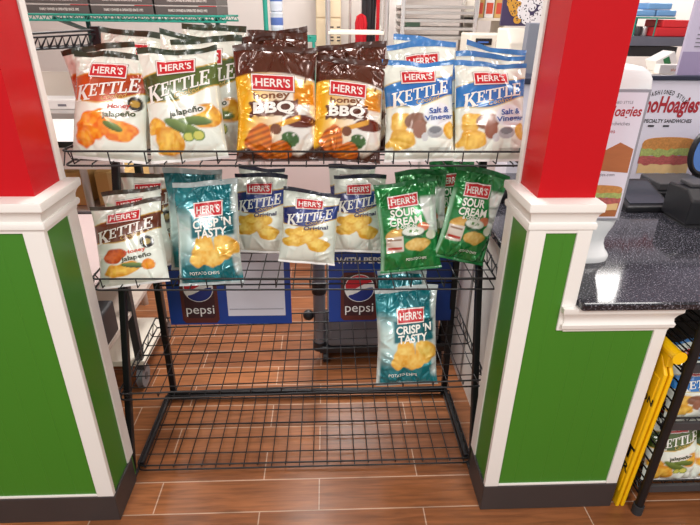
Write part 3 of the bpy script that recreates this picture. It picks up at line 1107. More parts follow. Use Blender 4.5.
make_bag('bbq', 352, 1.67, z1, 354, 44, 1.74, 0.205, 'brown barbecue chip bag standing behind the right front brown bag', G1, 12, res=LO, crumple=2.0, roll=0.05)
make_bag('sv', 420, 1.558, z1, 418, 61, 1.665, 0.208, 'blue banded white vinegar chip bag, left one of the front blue pair', G1, 13, roll=0.0)
make_bag('sv', 424, 1.67, z1, 422, 43, 1.745, 0.208, 'blue seamed white chip bag behind the left front blue banded bag', G1, 14, res=LO)
make_bag('sv', 420, 1.755, z1, 416, 38, 1.83, 0.19, 'rearmost blue seamed chip bag at the left, tilted behind two others', G1, 15, res=LO, roll=-0.16)
make_bag('sv', 488, 1.558, z1, 491, 63, 1.665, 0.212, 'blue banded white vinegar chip bag, right one of the front pair beside the red column', G1, 16, roll=0.02)
make_bag('sv', 488, 1.67, z1, 487, 54, 1.74, 0.208, 'blue seamed chip bag directly behind the right front blue banded bag', G1, 17, res=LO, roll=-0.08)
make_bag('sv', 488, 1.755, z1, 482, 46, 1.82, 0.19, 'rearmost blue seamed chip bag at the right, sharply tilted', G1, 18, res=LO, roll=-0.3)
# --- second shelf
make_bag('honey', 137, 1.55, z2, 124, 203, 1.675, 0.22, 'brown banded white kettle chip bag at the left front of the second shelf', G2, 21, roll=-0.04)
make_bag('honey', 146, 1.67, z2, 133, 189, 1.74, 0.19, 'brown banded chip bag directly behind the left front bag of the second shelf', G2, 22, res=LO, roll=0.08)
make_bag('honey', 158, 1.76, z2, 151, 173, 1.84, 0.19, 'rearmost brown banded chip bag at the left of the second shelf', G2, 23, res=LO, roll=0.05)
make_bag('teal', 212, 1.55, z2, 205, 181, 1.68, 0.205, 'teal foil chip bag at the front of the second shelf', G2, 24, crumple=2.2, roll=0.0)
make_bag('teal', 200, 1.665, z2, 193, 169, 1.76, 0.19, 'teal chip bag half hidden behind the front teal bag of the second shelf', G2, 25, res=LO, crumple=2.0)
make_bag('orig', 262, 1.80, z2, 259, 174, 1.865, 0.185, 'navy banded white chip bag, leftmost of the three navy ones on the second shelf', G2, 26, roll=-0.06)
make_bag('orig', 306, 1.705, z2, 313, 191, 1.775, 0.195, 'navy banded white chip bag, the foremost middle one of the three on the second shelf', G2, 27, roll=0.02)
make_bag('orig', 357, 1.80, z2, 360, 175, 1.865, 0.185, 'navy banded white chip bag, rightmost of the three, cut by the green bag', G2, 28, roll=0.0)
make_bag('orig', 262, 1.89, z2, 262, 167, 1.93, 0.165, 'navy topped chip bag peeping out behind the leftmost navy banded bag', G2, 29, res=LO, thick=0.024)
make_bag('orig', 354, 1.89, z2, 352, 165, 1.93, 0.17, 'navy topped chip bag peeping out behind the rightmost navy banded bag', G2, 30, res=LO, thick=0.024)
make_bag('sour', 411, 1.64, z2, 405, 181, 1.735, 0.208, 'green foil chip bag, the left front one of the second shelf', G2, 31, crumple=1.8, roll=0.01)
make_bag('sour', 424, 1.745, z2, 418, 171, 1.815, 0.18, 'green foil chip bag directly behind the left front green bag', G2, 32, res=LO, crumple=1.6, roll=-0.05)
make_bag('sour', 460, 1.64, z2 + 0.036, 482, 170, 1.685, 0.175, 'green foil chip bag leaning to the right at the end of the second shelf', G2, 33, crumple=1.8, roll=-0.05)
make_bag('sour', 450, 1.86, z2, 452, 161, 1.91, 0.165, 'green foil chip bag hidden behind the right leaning green bag', G2, 34, res=LO, crumple=1.6)
# --- third shelf
make_bag('teal', 406, 1.55, z3, 407, 287, 1.68, 0.222, 'teal foil chip bag alone at the front of the third shelf', G3, 41, crumple=2.4, roll=0.02)
make_bag('teal', 402, 1.67, z3, 402, 270, 1.80, 0.185, 'teal chip bag behind the front one on the third shelf', G3, 42, res=LO, crumple=1.8)

# ================================================================ SODA POSTERS on the third shelf
M_pblue = mat('poster blue', rgb(28, 66, 150), 0.35, noise=(3, 0.35, (1, 1, 1)))
M_can = mat('dark cola print', rgb(92, 40, 36), 0.4, noise=(14, 0.4, (1, 1, 1)))
M_canb = mat('can print', rgb(62, 30, 38), 0.4, noise=(9, 0.3, (1, 1, 1)))
M_pred = mat('poster red', rgb(206, 34, 50), 0.35)
M_pnavy = mat('poster navy', rgb(24, 50, 130), 0.35)
M_lilac = mat('poster pale panel', rgb(222, 220, 232), 0.4)


def soda_poster(x0, x1, yb, yt, Y0, Y1, label, canx, can_w, white=None, words_=None):
    bl, br = atY(x0, yb, Y0), atY(x1, yb, Y0)
    bl[2] = br[2] = min(bl[2], br[2])
    tz = atY((x0 + x1) / 2, yt, Y1)[2]
    up = np.array([0, Y1 - Y0, tz - bl[2]])
    Hh = np.linalg.norm(up)
    up /= Hh
    ax = np.array([1.0, 0, 0])
    nr = np.cross(ax, up)
    c = (bl + br) / 2
    Wd = br[0] - bl[0]
    root = thing('soda_poster', tuple(c), label, 'poster', 'blue soda posters behind the third shelf')
    MB().obox(c + up * Hh / 2, ax, up, nr, Wd / 2, Hh / 2, 0.002).build('board', M_pblue, root)
    pos = lambda px, py, off=0.003: c + ax * (px * Wd) + up * (py * Hh) + nr * off
    mb = MB()
    cw = can_w * Wd
    ch = Hh * 0.60
    o = pos(canx, 0.02)
    prof = [(-0.42, 0), (0.42, 0), (0.5, 0.06), (0.5, 0.90), (0.40, 1.0), (-0.40, 1.0), (-0.5, 0.90), (-0.5, 0.06)]
    mb.prism([(p[0] * cw, p[1] * ch) for p in prof], o, ax, up, nr, 0.0012, 0)
    mb.prism([(p[0] * cw * 0.82, 0.1 * ch + p[1] * ch * 0.85) for p in prof], o + nr * 0.0008, ax, up, nr, 0.0012, 1)
    mb.build('can_picture', [M_can, M_canb], root)
    # round mark: red cap, white wave, blue bowl
    r = cw * 0.40
    cc = o + up * ch * 0.68 + nr * 0.0022
    mb = MB()
    an = np.linspace(0, 2 * math.pi, 49)[:-1]
    mb.prism([(r * math.cos(t), r * math.sin(t)) for t in an], cc, ax, up, nr, 0.0006, 0)
    xs = np.linspace(-0.94, 0.94, 20)
    topc = [(x * r, math.sqrt(max(0, 0.9 - x * x * 0.97)) * r) for x in xs]
    wave = lambda x: 0.12 * math.sin(x * 2.6) + 0.22 * x
    mb.prism([(x * r * 0.93, (wave(x) + 0.14) * r) for x in xs if (wave(x) + 0.14) < math.sqrt(max(0, 0.9 - x * x * 0.97))] + [q for q in topc if q[1] > (wave(q[0] / r) + 0.12) * r][::-1], cc + nr * 0.0008, ax, up, nr, 0.0005, 1)
    mb.prism([(x * r * 0.93, (wave(x) - 0.22) * r) for x in xs if (wave(x) - 0.22) > -math.sqrt(max(0, 0.9 - x * x * 0.97))][::-1] + [(q[0], -q[1]) for q in topc if -q[1] < (wave(q[0] / r) - 0.2) * r], cc + nr * 0.0008, ax, up, nr, 0.0005, 2)
    text_on(mb, 'pepsi', o + up * ch * 0.24 + nr * 0.003, ax, up, cw * 0.76, 0)
    mb.build('round_logo', [M_paper, M_pred, M_pnavy], root)
    if white:
        mb = MB().obox(pos(white[0], white[1]), ax, up, nr, Wd * white[2] / 2, Hh * white[3] / 2, 0.001)
        mb.obox(pos(white[0], white[1] - white[3] * 0.40, 0.0042), ax, up, nr, Wd * white[2] * 0.47, Hh * 0.006, 0.0006, 1)
        mb.build('blank_panel', [M_lilac, mat('crease grey', rgb(170, 168, 180), 0.5)], root)
    if words_:
        mb = MB()
        text_on(mb, words_, pos(-0.255, 0.765, 0.003), ax, up, Wd * 0.37, 0, bold=0.03)
        mb.build('lettering', M_paper, root)


soda_poster(171, 292, 323, 236, 1.945, 1.972, 'blue soda poster with a large pale blank panel, left one behind the rack', -0.245, 0.30, (0.215, 0.50, 0.47, 0.80))
soda_poster(329, 450, 320, 240, 1.945, 1.972, 'blue soda poster with white lettering over a can, right one behind the teal bag', -0.255, 0.30, None, 'WITH PEPSI')

# ================================================================ RIGHT: wet floor sign and low rack under the counter
sg = thing('wet_floor_sign', (1.072, 1.37, 0), 'folded yellow caution sign leaning upright against the end of the right half wall', 'sign')


def lean(y, z):
    return y - 0.03 * z


def sign_leaf(x, name):
    # tall panel seen nearly edge on, its top leaning a little towards the aisle
    out = [(1.300, 0.0), (1.335, 0.0), (1.345, 0.03), (1.50, 0.03), (1.51, 0.0), (1.545, 0.0), (1.545, 0.60), (1.51, 0.67), (1.34, 0.67), (1.300, 0.62)]
    mb = MB().prism([(lean(y, z), z) for y, z in out], (x, 0, 0), (0, 1, 0), (0, 0, 1), (1, 0, 0), 0.013)
    inn = [(1.312, 0.07), (1.52, 0.07), (1.52, 0.60), (1.312, 0.60)]
    mb.prism([(lean(y, z), z) for y, z in inn], (x - 0.003, 0, 0), (0, 1, 0), (0, 0, 1), (1, 0, 0), 0.016)
    return mb.build(name, M_yellow, sg, bevel=0.004)


lf = sign_leaf(1.062, 'panel')
sign_leaf(1.081, 'panel')
lz = np.array([0, -0.03, 0.9995])
for s_, z, w in (('CAUTION', 0.50, 0.17), ('WET', 0.26, 0.17), ('FLOOR', 0.19, 0.17)):
    mb = MB()
    text_on(mb, s_, (1.0582, lean(1.388, z), z), (0, -1, 0), lz, w, 0, bold=0.03)
    mb.build('lettering', M_ink, lf)
MB().tube([(1.076, 1.262, 0.70), (1.076, 1.50, 0.70)], 0.019, 14).build('hinge', M_yellow, sg, bevel=0.004)
MB().box(1.065, 1.087, 1.29, 1.48, 0.645, 0.70).build('hinge_block', M_yellow, sg, bevel=0.003)

lr = thing('low_wire_rack', (1.5, 1.45, 0), 'black wire snack rack tucked under the granite counter at the right edge', 'rack')
RL, RRt, RF, RB = 1.127, 1.95, 1.275, 1.78
for x in (RL, RRt):
    for y in (RF, RB):
        lg = smooth_by_angle(MB().tube([(x, y, 0.03), (x, y, 0.84)], 0.0145, 14).build('leg', M_post, lr))
        smooth_by_angle(MB().tube([(x, y, 0.0), (x, y, 0.04)], 0.019, 14).build('foot', M_rubber, lg))
for x in (RL, RRt):
    mb = MB()
    for k in range(20):
        z = 0.075 + k * 0.039
        mb.tube([(x, RF, z), (x, RB, z)], 0.003, 6)
    mb.build('side_grid', M_wire, lr)
TZ = [0.075, 0.375, 0.62]
for z in TZ:
    wire_shelf('wire_shelf', lr, RL + 0.012, RRt - 0.012, RF + 0.045, RB, z, 0, 0.03, 20, 4, 0.03)
    lr.children[-1].name = 'wire_shelf'
mb = MB()
for z in TZ:
    mb.box(RL + 0.01, RRt - 0.01, RF + 0.03, RF + 0.042, z - 0.012, z + 0.022)
mb.build('shelf_front', M_dgrey, lr, bevel=0.002)


def bag_at(design, X, Y, z, h, w, lean, label, seed, res=LO):
    # stand a bag at a known place
    b = np.array([X, Y, z])
    t = np.array([X, Y + lean, z + math.sqrt(h * h - lean * lean)])

    def px(p):
        d = p - _C
        k = d @ _F
        return 350 + FPX * (d @ _R) / k, 262.5 - FPX * (d @ _U) / k
    make_bag(design, px(b)[0], Y, z, *px(t), Y + lean, w, label, G4, seed, res=res)


bag_at('jal', 1.26, 1.345, TZ[0] + 0.006, 0.27, 0.19, 0.07, 'green banded white chip bag on the low rack bottom shelf, nearest the rack post', 51)
bag_at('jal', 1.45, 1.345, TZ[0] + 0.006, 0.28, 0.20, 0.06, 'green banded white chip bag on the low rack bottom shelf, second from the rack post', 52)
bag_at('jal', 1.25, 1.44, TZ[0] + 0.006, 0.29, 0.19, 0.06, 'green banded chip bag behind the one nearest the post on the low rack bottom shelf', 53)
bag_at('sv', 1.26, 1.345, TZ[1] + 0.006, 0.22, 0.19, 0.06, 'blue banded white chip bag on the low rack middle shelf, nearest the rack post', 54)
bag_at('sv', 1.45, 1.345, TZ[1] + 0.006, 0.22, 0.20, 0.06, 'blue banded white chip bag on the low rack middle shelf, cut by the picture edge', 55)
bag_at('sv', 1.255, 1.44, TZ[1] + 0.006, 0.225, 0.19, 0.06, 'blue banded chip bag behind the one nearest the post on the low rack middle shelf', 56)

# ================================================================ ON THE COUNTER
CZ = 0.892
M_poster = mat('poster lilac', rgb(226, 222, 236), 0.35)
M_maroon = mat('maroon ink', rgb(170, 30, 44), 0.4)
M_pgrey = mat('grey ink', rgb(120, 118, 128), 0.4)
M_bun = mat('crusty bread', rgb(200, 138, 74), 0.6, noise=(95, 0.5, (1, 1, 1)))
M_bun2 = mat('pale bread', rgb(232, 196, 140), 0.6, noise=(30, 0.15, (1, 1, 1)))
M_meat = mat('sliced meat', rgb(184, 96, 92), 0.5, noise=(90, 0.6, (1, 1, 2)))
M_leaf = mat('shredded lettuce', rgb(168, 180, 104), 0.5, noise=(110, 0.6, (1, 1, 1)))
M_plank = mat('board picture', rgb(176, 106, 62), 0.5, noise=(10, 0.2, (1, 1, 6)))


def blob(n, rx, ry, seed, a=0.06):
    r = random.Random(seed)
    return [((rx + r.uniform(-a, a) * rx) * math.cos(2 * math.pi * k / n), (ry + r.uniform(-a, a) * ry) * math.sin(2 * math.pi * k / n)) for k in range(n)]


def sandwich(mb, c, ax, ay, nr, w, h, base):
    """layered roll: bottom bread, meat, lettuce, domed crust; material indices from base"""
    def strip(y0, y1, seed, a, m, k=1.0, n=16):
        r = random.Random(seed)
        lo = [(-w / 2 * k + w * k * i / n, y0 * h + r.uniform(-a, a) * h) for i in range(n + 1)]
        hi = [(-w / 2 * k + w * k * i / n, y1 * h + r.uniform(-a, a) * h) for i in range(n + 1)][::-1]
        mb.prism(lo + hi, c, ax, ay, nr, 0.0008 + 0.0004 * m, base + m)
    strip(-0.5, -0.22, 1, 0.01, 1, 0.96)
    strip(-0.26, 0.0, 2, 0.03, 2, 1.0)
    strip(-0.02, 0.16, 3, 0.04, 3, 1.0)
    top = [(-w * 0.49, 0.10 * h)] + [(-w * 0.5 * math.cos(t), (0.14 + 0.34 * math.sin(t) ** 0.28) * h) for t in np.linspace(0.08, math.pi - 0.08, 14)] + [(w * 0.49, 0.10 * h)]
    mb.prism(top[::-1], c, ax, ay, nr, 0.0012, base)


# --- white rounded display stand with posters
st = thing('display_stand', (0.842, 1.597, CZ), 'white rounded stand with a sandwich poster on the granite counter beside the red column', 'display stand')
nS = 40
sx, sy, hS = 0.8, 1.56, 0.64


def stand_ring(z, hw, hd, n=nS, cx=0.842, cy=1.597):
    V = []
    for k in range(n):
        t = 2 * math.pi * k / n
        c, s = math.cos(t), math.sin(t)
        V.append((cx + hw * math.copysign(abs(c) ** 0.62, c), cy + hd * math.copysign(abs(s) ** 0.75, s), z))
    return V


prof = [(0.0, 0.116, 0.060), (0.016, 0.118, 0.062), (0.024, 0.114, 0.058), (0.036, 0.104, 0.048), (0.055, 0.098, 0.036), (0.075, 0.098, 0.034), (0.10, 0.106, 0.040),
        (0.125, 0.117, 0.044), (0.16, 0.125, 0.045), (0.22, 0.127, 0.045), (0.40, 0.129, 0.045), (0.55, 0.128, 0.045), (0.585, 0.124, 0.044), (0.605, 0.112, 0.040), (0.618, 0.09, 0.032), (0.624, 0.05, 0.018)]
V, Fc = [], []
for z, hw, hd in prof:
    V += stand_ring(CZ + z, hw, hd)
for i in range(len(prof) - 1):
    for k in range(nS):
        l = (k + 1) % nS
        Fc.append((i * nS + k, i * nS + l, (i + 1) * nS + l, (i + 1) * nS + k))
Fc.append(tuple(range(nS))[::-1])
Fc.append(tuple(range((len(prof) - 1) * nS, len(prof) * nS)))
smooth_by_angle(link_mesh('body', V, Fc, mat('white moulded plastic', rgb(238, 240, 242), 0.25), st), 60)
py_ = 1.597 - 0.0462
fx, fz, nr = np.array([1.0, 0, 0]), np.array([0, 0, 1.0]), np.array([0, -1.0, 0])
pc = np.array([0.842, py_, CZ + 0.355])
mb = MB().obox(pc, fx, fz, nr, 0.108, 0.205, 0.0025)
pf = mb.build('poster_frame', mat('grey frame', rgb(150, 150, 160), 0.4), st, bevel=0.002)
mb = MB().obox(pc + nr * 0.003, fx, fz, nr, 0.099, 0.196, 0.001, 0)
text_on(mb, 'OLD FASHIONED STYLE', pc + fz * 0.168 + nr * 0.0045, fx, fz, 0.12, 2)
text_on(mb, 'PrimoHoagies', pc + fz * 0.138 + nr * 0.0045, fx, fz, 0.185, 1, bold=0.02, shear=0.15, height=0.04)
text_on(mb, 'Specialty Sandwiches', pc + fz * 0.105 + nr * 0.0045, fx, fz, 0.13, 2)
text_on(mb, 'hoagies', pc + fz * 0.082 + fx * 0.0 + nr * 0.0045, fx, fz, 0.05, 1)
mb.prism([(-0.09, -0.03), (0.095, -0.045), (0.095, 0.03), (0.05, 0.05), (-0.02, 0.01)], pc + nr * 0.0042, fx, fz, nr, 0.0005, 3)
mb.prism([(-0.095, -0.19), (0.09, -0.19), (0.095, -0.13), (-0.09, -0.12)], pc + nr * 0.0042, fx, fz, nr, 0.0005, 3)
sandwich(mb, pc - fz * 0.125 + nr * 0.0046, fx, fz, nr, 0.185, 0.085, 4)
text_on(mb, 'PrimoHoagies.com', pc - fz * 0.052 + nr * 0.0048, fx, fz, 0.11, 2)
mb.build('poster', [M_poster, M_maroon, M_pgrey, M_plank, M_bun, M_bun2, M_meat, M_leaf], pf)

# --- banner panel on the counter's far side
BYY = 2.50
bn = thing('banner_panel', (1.72, BYY, CZ), 'pale lilac banner with red lettering over a long sandwich, across the granite counter', 'banner')
bz1 = atY(660, 80, BYY)[2]
MB().box(1.38, 2.10, BYY, BYY + 0.03, CZ, bz1).build('panel', M_poster, bn, bevel=0.003)
MB().box(1.36, 2.12, BYY - 0.012, BYY + 0.04, bz1, bz1 + 0.02).build('top_rail', mat('dark blue rail', rgb(36, 40, 62), 0.4), bn, bevel=0.003)
cxb = float(atY(668, 110, BYY)[0])
by = BYY - 0.0012
q = lambda px, py: np.array([atY(px, py, by)[0], by, atY(px, py, by)[2]])
mb = MB()
text_on(mb, 'PrimoHoagies', q(663, 107), fx, fz, 0.355, 0, bold=0.03, shear=0.12, height=0.10)
mb.build('brand_lettering', M_maroon, bn)
mb = MB()
s_ = 'OLD FASHIONED STYLE'
for i, ch in enumerate(s_):
    if ch == ' ': continue
    t = (i - (len(s_) - 1) / 2) * 0.098
    o_ = q(665, 92) + np.array([0.27 * math.sin(t) * 0.55, 0, 0.36 * (math.cos(t) - 1) * 0.35])
    text_on(mb, ch, o_, fx * math.cos(t * .5) - fz * math.sin(t * .5), fz * math.cos(t * .5) + fx * math.sin(t * .5), 0.0105 if ch != 'I' else 0.003, 0, height=0.02, bold=0.02)
mb.build('arched_lettering', M_ink, bn)
mb = MB()
text_on(mb, 'SPECIALTY SANDWICHES', q(667, 121), fx, fz, 0.245, 0, height=0.018, bold=0.02)
for dx in (-0.045, 0.03):
    c_ = q(660, 126)
    mb.obox(c_ + fx * dx, fx, fz, nr, 0.015, 0.004, 0.0006)
mb.build('small_lettering', M_ink, bn)
mb = MB()
sandwich(mb, q(666, 155), fx, fz, nr, 0.27, 0.185, 0)
mb.build('sandwich_picture', [M_bun, M_bun2, M_meat, M_leaf], bn)

# --- black till devices
pr = thing('receipt_printer', (1.46, 1.93, CZ), 'black boxy receipt printer on the granite counter at the right edge', 'printer')
mb = MB().prism([(0, 0), (0.17, 0), (0.17, 0.13), (0.05, 0.135), (0.0, 0.10)], (1.40, 1.84, CZ + 0.012), (0, 1, 0), (0, 0, 1), (1, 0, 0), 0.20)
mb.build('housing', M_black, pr, bevel=0.008)
MB().box(1.41, 1.59, 1.85, 2.0, CZ, CZ + 0.013).build('foot_plate', M_rubber, pr)
MB().box(1.425, 1.575, 1.90, 1.98, CZ + 0.147, CZ + 0.162).build('lid', M_dgrey, pr, bevel=0.004)
MB().box(1.545, 1.585, 1.833, 1.842, CZ + 0.05, CZ + 0.075).build('badge', mat('gold badge', rgb(190, 140, 50), 0.4), pr)

cr_ = thing('card_terminal', (1.30, 2.08, CZ), 'low black wedge shaped card terminal on the counter beside the display stand', 'card terminal')
mb = MB().prism([(0, 0), (0.22, 0), (0.22, 0.085), (0.0, 0.025)], (1.26, 2.02, CZ), (0, 1, 0), (0, 0, 1), (1, 0, 0), 0.20)
mb.build('housing', M_black, cr_, bevel=0.006)
mb = MB().prism([(0.02, 0.032), (0.19, 0.0785), (0.19, 0.082), (0.02, 0.0355)], (1.28, 2.02, CZ), (0, 1, 0), (0, 0, 1), (1, 0, 0), 0.16)
mb.build('screen', mat('dark screen', rgb(52, 54, 62), 0.12), cr_)
tb = thing('till_stand', (1.50, 2.24, CZ), 'black flat topped till block behind the receipt printer', 'till')
MB().box(1.45, 1.72, 2.14, 2.34, CZ, CZ + 0.05).build('base', M_black, tb, bevel=0.006)
MB().box(1.47, 1.70, 2.16, 2.32, CZ + 0.05, CZ + 0.085).build('top', M_dgrey, tb, bevel=0.006)

mr = thing('round_screen', (1.93, 2.38, CZ), 'black rimmed round blue screen at the right edge in front of the banner', 'screen')
c0 = atY(707, 152, 2.36)
mb = MB()
an = np.linspace(0, 2 * math.pi, 41)[:-1]
mb.tube([c0 + np.array([0.075 * math.cos(t), 0, 0.105 * math.sin(t)]) for t in an], 0.013, 8, closed=True)
smooth_by_angle(mb.build('rim', M_black, mr))
MB().prism([(0.072 * math.cos(t), 0.10 * math.sin(t)) for t in an], c0, fx, fz, nr, 0.004).build('glass', mat('blue glass', rgb(96, 140, 214), 0.15), mr)
MB().box(c0[0] - 0.02, c0[0] + 0.02, 2.36, 2.39, CZ, c0[2] - 0.1).box(c0[0] - 0.07, c0[0] + 0.07, 2.32, 2.42, CZ, CZ + 0.012).build('foot', M_black, mr, bevel=0.003)

rb = thing('black_dispenser', (0.80, 2.25, CZ), 'small black round dish on the granite counter behind the red column', 'dish')
smooth_by_angle(MB().lathe((xzY(497, 0.92, 2.2), 2.2, CZ), [(0.05, 0), (0.062, 0.012), (0.066, 0.045), (0.058, 0.06), (0.03, 0.062)], 24).build('body', M_black, rb))

# ================================================================ BEHIND THE RACK (low)
# --- white cart at the left with dotted top, shelves and castors
ct = thing('prep_cart', (-1.25, 2.15, 0), 'white wheeled cart with a dotted top behind the left half wall', 'cart')
CX0, CX1, CY0, CY1 = -1.75, -0.865, 1.74, 2.49
MB().box(CX0, CX1, CY0, CY1, 0.69, 0.72).build('top', M_perf, ct, bevel=0.003)
MB().box(CX0, CX1, CY1, CY1 + 0.018, 0.66, 0.728).build('rear_edge', M_dgrey, ct)
MB().box(CX0 + 0.02, CX1 - 0.02, CY0 + 0.02, CY1 - 0.02, 0.40, 0.42).build('shelf', mat('pale wood', rgb(206, 190, 178), 0.5, noise=(5, 0.1, (1, 9, 1))), ct)
MB().box(CX0 + 0.02, CX1 - 0.005, CY0 + 0.30, CY1 - 0.06, 0.12, 0.15).build('shelf', M_cream, ct, bevel=0.003)
for x in (CX0 + 0.04, CX1 - 0.03):
    for y in (2.06, CY1 - 0.04):
        MB().box(x - 0.016, x + 0.016, y - 0.016, y + 0.016, 0.10, 0.69).build('leg', M_dgrey if x > -1 else M_steel, ct)
        w = MB()
        prof = [(0.02, 0.028), (0.045, 0.024), (0.05, 0.014)]
        Vw, Fw = [], []
        mbw = MB().tube([(x - 0.014, y, 0.052), (x + 0.014, y, 0.052)], 0.052, 20)
        wh = mbw.build('castor', M_grey, ct, bevel=0.004)
        MB().tube([(x - 0.017, y, 0.052), (x + 0.017, y, 0.052)], 0.018, 12).build('hub', M_dgrey, wh)
        MB().box(x - 0.02, x + 0.02, y - 0.02, y + 0.02, 0.095, 0.12).build('bracket', M_dgrey, wh)
lp = thing('label_printer', (-1.0, 1.86, 0.42), 'dark grey label printer with an orange sticker on the white cart shelf', 'printer')
MB().box(-0.975, -0.885, 1.765, 1.90, 0.42, 0.565).build('housing', M_dgrey, lp, bevel=0.01)
MB().prism([(-0.025, -0.03), (0.025, -0.03), (0.03, 0.03), (-0.03, 0.03)], (-0.925, 1.7645, 0.53), fx, fz, nr, 0.001).build('sticker', mat('orange sticker', rgb(226, 130, 70), 0.5), lp)

# --- grey wheeled base in the middle
gb = thing('rolling_base', (0.25, 2.30, 0), 'grey boxy wheeled base with upright posts behind the rack', 'cart')
M_gpost = mat('grey post', rgb(126, 126, 132), 0.35, 0.3)
gl, gr_ = -0.045, 0.60
for x, mt in ((gl, M_gpost), (gr_, M_post)):
    p = smooth_by_angle(MB().tube([(x, 2.24, 0.07), (x, 2.24, 0.80)], 0.030, 16).build('post', mt, gb))
    smooth_by_angle(MB().tube([(x, 2.24, 0.40), (x, 2.24, 0.46)], 0.036, 16).build('collar', M_black, p))
    smooth_by_angle(MB().tube([(x, 2.24, 0.07), (x, 2.24, 0.115)], 0.036, 16).build('collar', M_black, p))
mb = MB().prism([(0, 0), (0.38, 0), (0.38, 0.30), (0.14, 0.30), (0.0, 0.17)], (gl + 0.04, 2.20, 0.10), (0, 1, 0), (0, 0, 1), (1, 0, 0), gr_ - gl - 0.08)
mb.build('housing', mat('mid grey shell', rgb(104, 103, 108), 0.5, noise=(4, 0.1, (1, 1, 1))), gb, bevel=0.02)
MB().box(gl, gr_, 2.2, 2.58, 0.062, 0.10).build('bottom_plate', M_black, gb, bevel=0.005)
for x in (gl + 0.03, gr_ - 0.03):
    for y in (2.225, 2.55):
        MB().tube([(x - 0.014, y, 0.031), (x + 0.014, y, 0.031)], 0.031, 16).build('castor', M_black, gb, bevel=0.003)
smooth_by_angle(MB().ball((gl - 0.055, 2.24, 0.27), 0.028).tube([(gl - 0.05, 2.24, 0.27), (gl, 2.24, 0.27)], 0.01, 8).build('knob', M_black, gb))
rp_ = thing('stand_upright', (0.70, 2.3, 0), 'pale grey upright board standing behind the right side of the rack', 'board')
MB().box(0.645, 0.652, 2.05, 2.5, 0.0, 0.80).build('board', mat('pale grey board', rgb(196, 190, 188), 0.5), rp_)
bpv = MB().box(-0.3, 0.0, 0, 0, 0, 0)

# --- long white back counter
bc_ = thing('back_counter', (0.0, 3.75, 0), 'long white fronted back counter with a steel top across the kitchen', 'counter')
MB().box(-1.02, 1.28, 3.43, 4.0, 0.0, 0.90).build('cabinet', mat('pinkish white front', rgb(236, 222, 220), 0.4), bc_)
MB().box(-1.04, 1.30, 3.40, 4.0, 0.90, 0.94).build('top', M_steel, bc_, bevel=0.004)
for k in range(4):
    x = -0.98 + k * 0.565
    d = MB().box(x, x + 0.54, 3.418, 3.43, 0.08, 0.86).build('door', mat('pinkish white front', (1, 1, 1)), bc_, bevel=0.003)
    MB().box(x + 0.46, x + 0.475, 3.405, 3.418, 0.62, 0.76).build('handle', M_steel, d)
up_ = thing('utensil_pot', (-0.05, 3.5, 0.94), 'black round pot on the steel topped back counter', 'pot')
smooth_by_angle(MB().lathe((xzY(316, 0.98, 3.52), 3.52, 0.94), [(0.05, 0), (0.06, 0.01), (0.062, 0.085), (0.05, 0.10)], 20).build('pot', M_black, up_))

# --- left: shelf table with cardboard boxes
tt = thing('storage_table', (-1.45, 3.1, 0), 'white topped table with a dark edge and a lower shelf, left behind the rack', 'table')
TX0, TX1, TY0, TY1 = -2.05, -1.10, 2.80, 3.45
MB().box(TX0, TX1, TY0, TY1, 0.985, 1.005).build('top', M_paper, tt)
MB().box(TX0, TX1, TY0 - 0.012, TY0, 0.98, 1.01).build('edge', M_black, tt)
MB().box(TX0, TX1, TY0 + 0.001, TY0 + 0.02, 0.86, 0.98).build('apron', M_paper, tt)
MB().box(TX0, TX1, TY0, TY1, 0.60, 0.625).build('shelf', M_steel, tt, bevel=0.004)
for x in (TX0 + 0.03, TX1 - 0.03):
    for y in (TY0 + 0.03, TY1 - 0.03):
        smooth_by_angle(MB().tube([(x, y, 0), (x, y, 0.985)], 0.02, 12).build('leg', M_steel, tt))
smooth_by_angle(MB().tube([(-1.33, TY0 + 0.03, 0), (-1.33, TY0 + 0.03, 0.985)], 0.02, 12).build('leg', M_steel, tt))
for k, (x0, x1, lab) in enumerate([(-1.64, -1.36, 'tan cardboard carton on the lower shelf, left of the table leg'), (-1.30, -1.12, 'tan cardboard carton on the lower shelf, right of the table leg')]):
    b = MB().box(x0, x1, TY0 + 0.08, TY0 + 0.45, 0.626, 0.82).build('carton', M_card, None, bevel=0.003)
    tag(b, lab, 'box', 'cardboard cartons on the storage table shelf')
    mb = MB()
    mb.box((x0 + x1) / 2 - 0.02, (x0 + x1) / 2 + 0.02, TY0 + 0.0785, TY0 + 0.08, 0.627, 0.82)
    t_ = mb.build('tape', mat('tape', rgb(226, 200, 140), 0.4), None, origin=tuple(b.location))
    t_.parent = b
    t_.location = (0, 0, 0)

# --- steel work table further back with tray
wt = thing('steel_work_table', (-1.95, 4.2, 0), 'pale steel work table with a splash back, far left behind the orange bag', 'table')
MB().box(-2.5, -1.58, 3.85, 4.5, 0.93, 0.97).build('top', M_steel, wt, bevel=0.004)
MB().box(-2.5, -1.58, 4.48, 4.5, 0.97, 1.18).build('splash_back', M_cream, wt)
for x in (-2.46, -1.64):
    for y in (3.9, 4.44):
        MB().box(x - 0.025, x + 0.025, y - 0.025, y + 0.025, 0, 0.93).build('leg', M_cream, wt)
tr = MB().box(-2.15, -1.72, 4.0, 4.2, 0.971, 1.04).build('food_tray', M_paper, None, bevel=0.006)
tag(tr, 'shallow white tray on the far left steel work table', 'tray')
text_mb = MB()
text_mb.obox((-1.93, 3.9993, 1.0), fx, fz, nr, 0.03, 0.008, 0.0005)
t_ = text_mb.build('mark', M_pgrey, None, origin=tuple(tr.location)); t_.parent = tr; t_.location = (0, 0, 0)
bt = MB().box(-2.27, -2.13, 4.28, 4.36, 0.971, 1.01).build('cloth_roll', mat('blue cloth', rgb(70, 84, 140), 0.7), None, bevel=0.012)
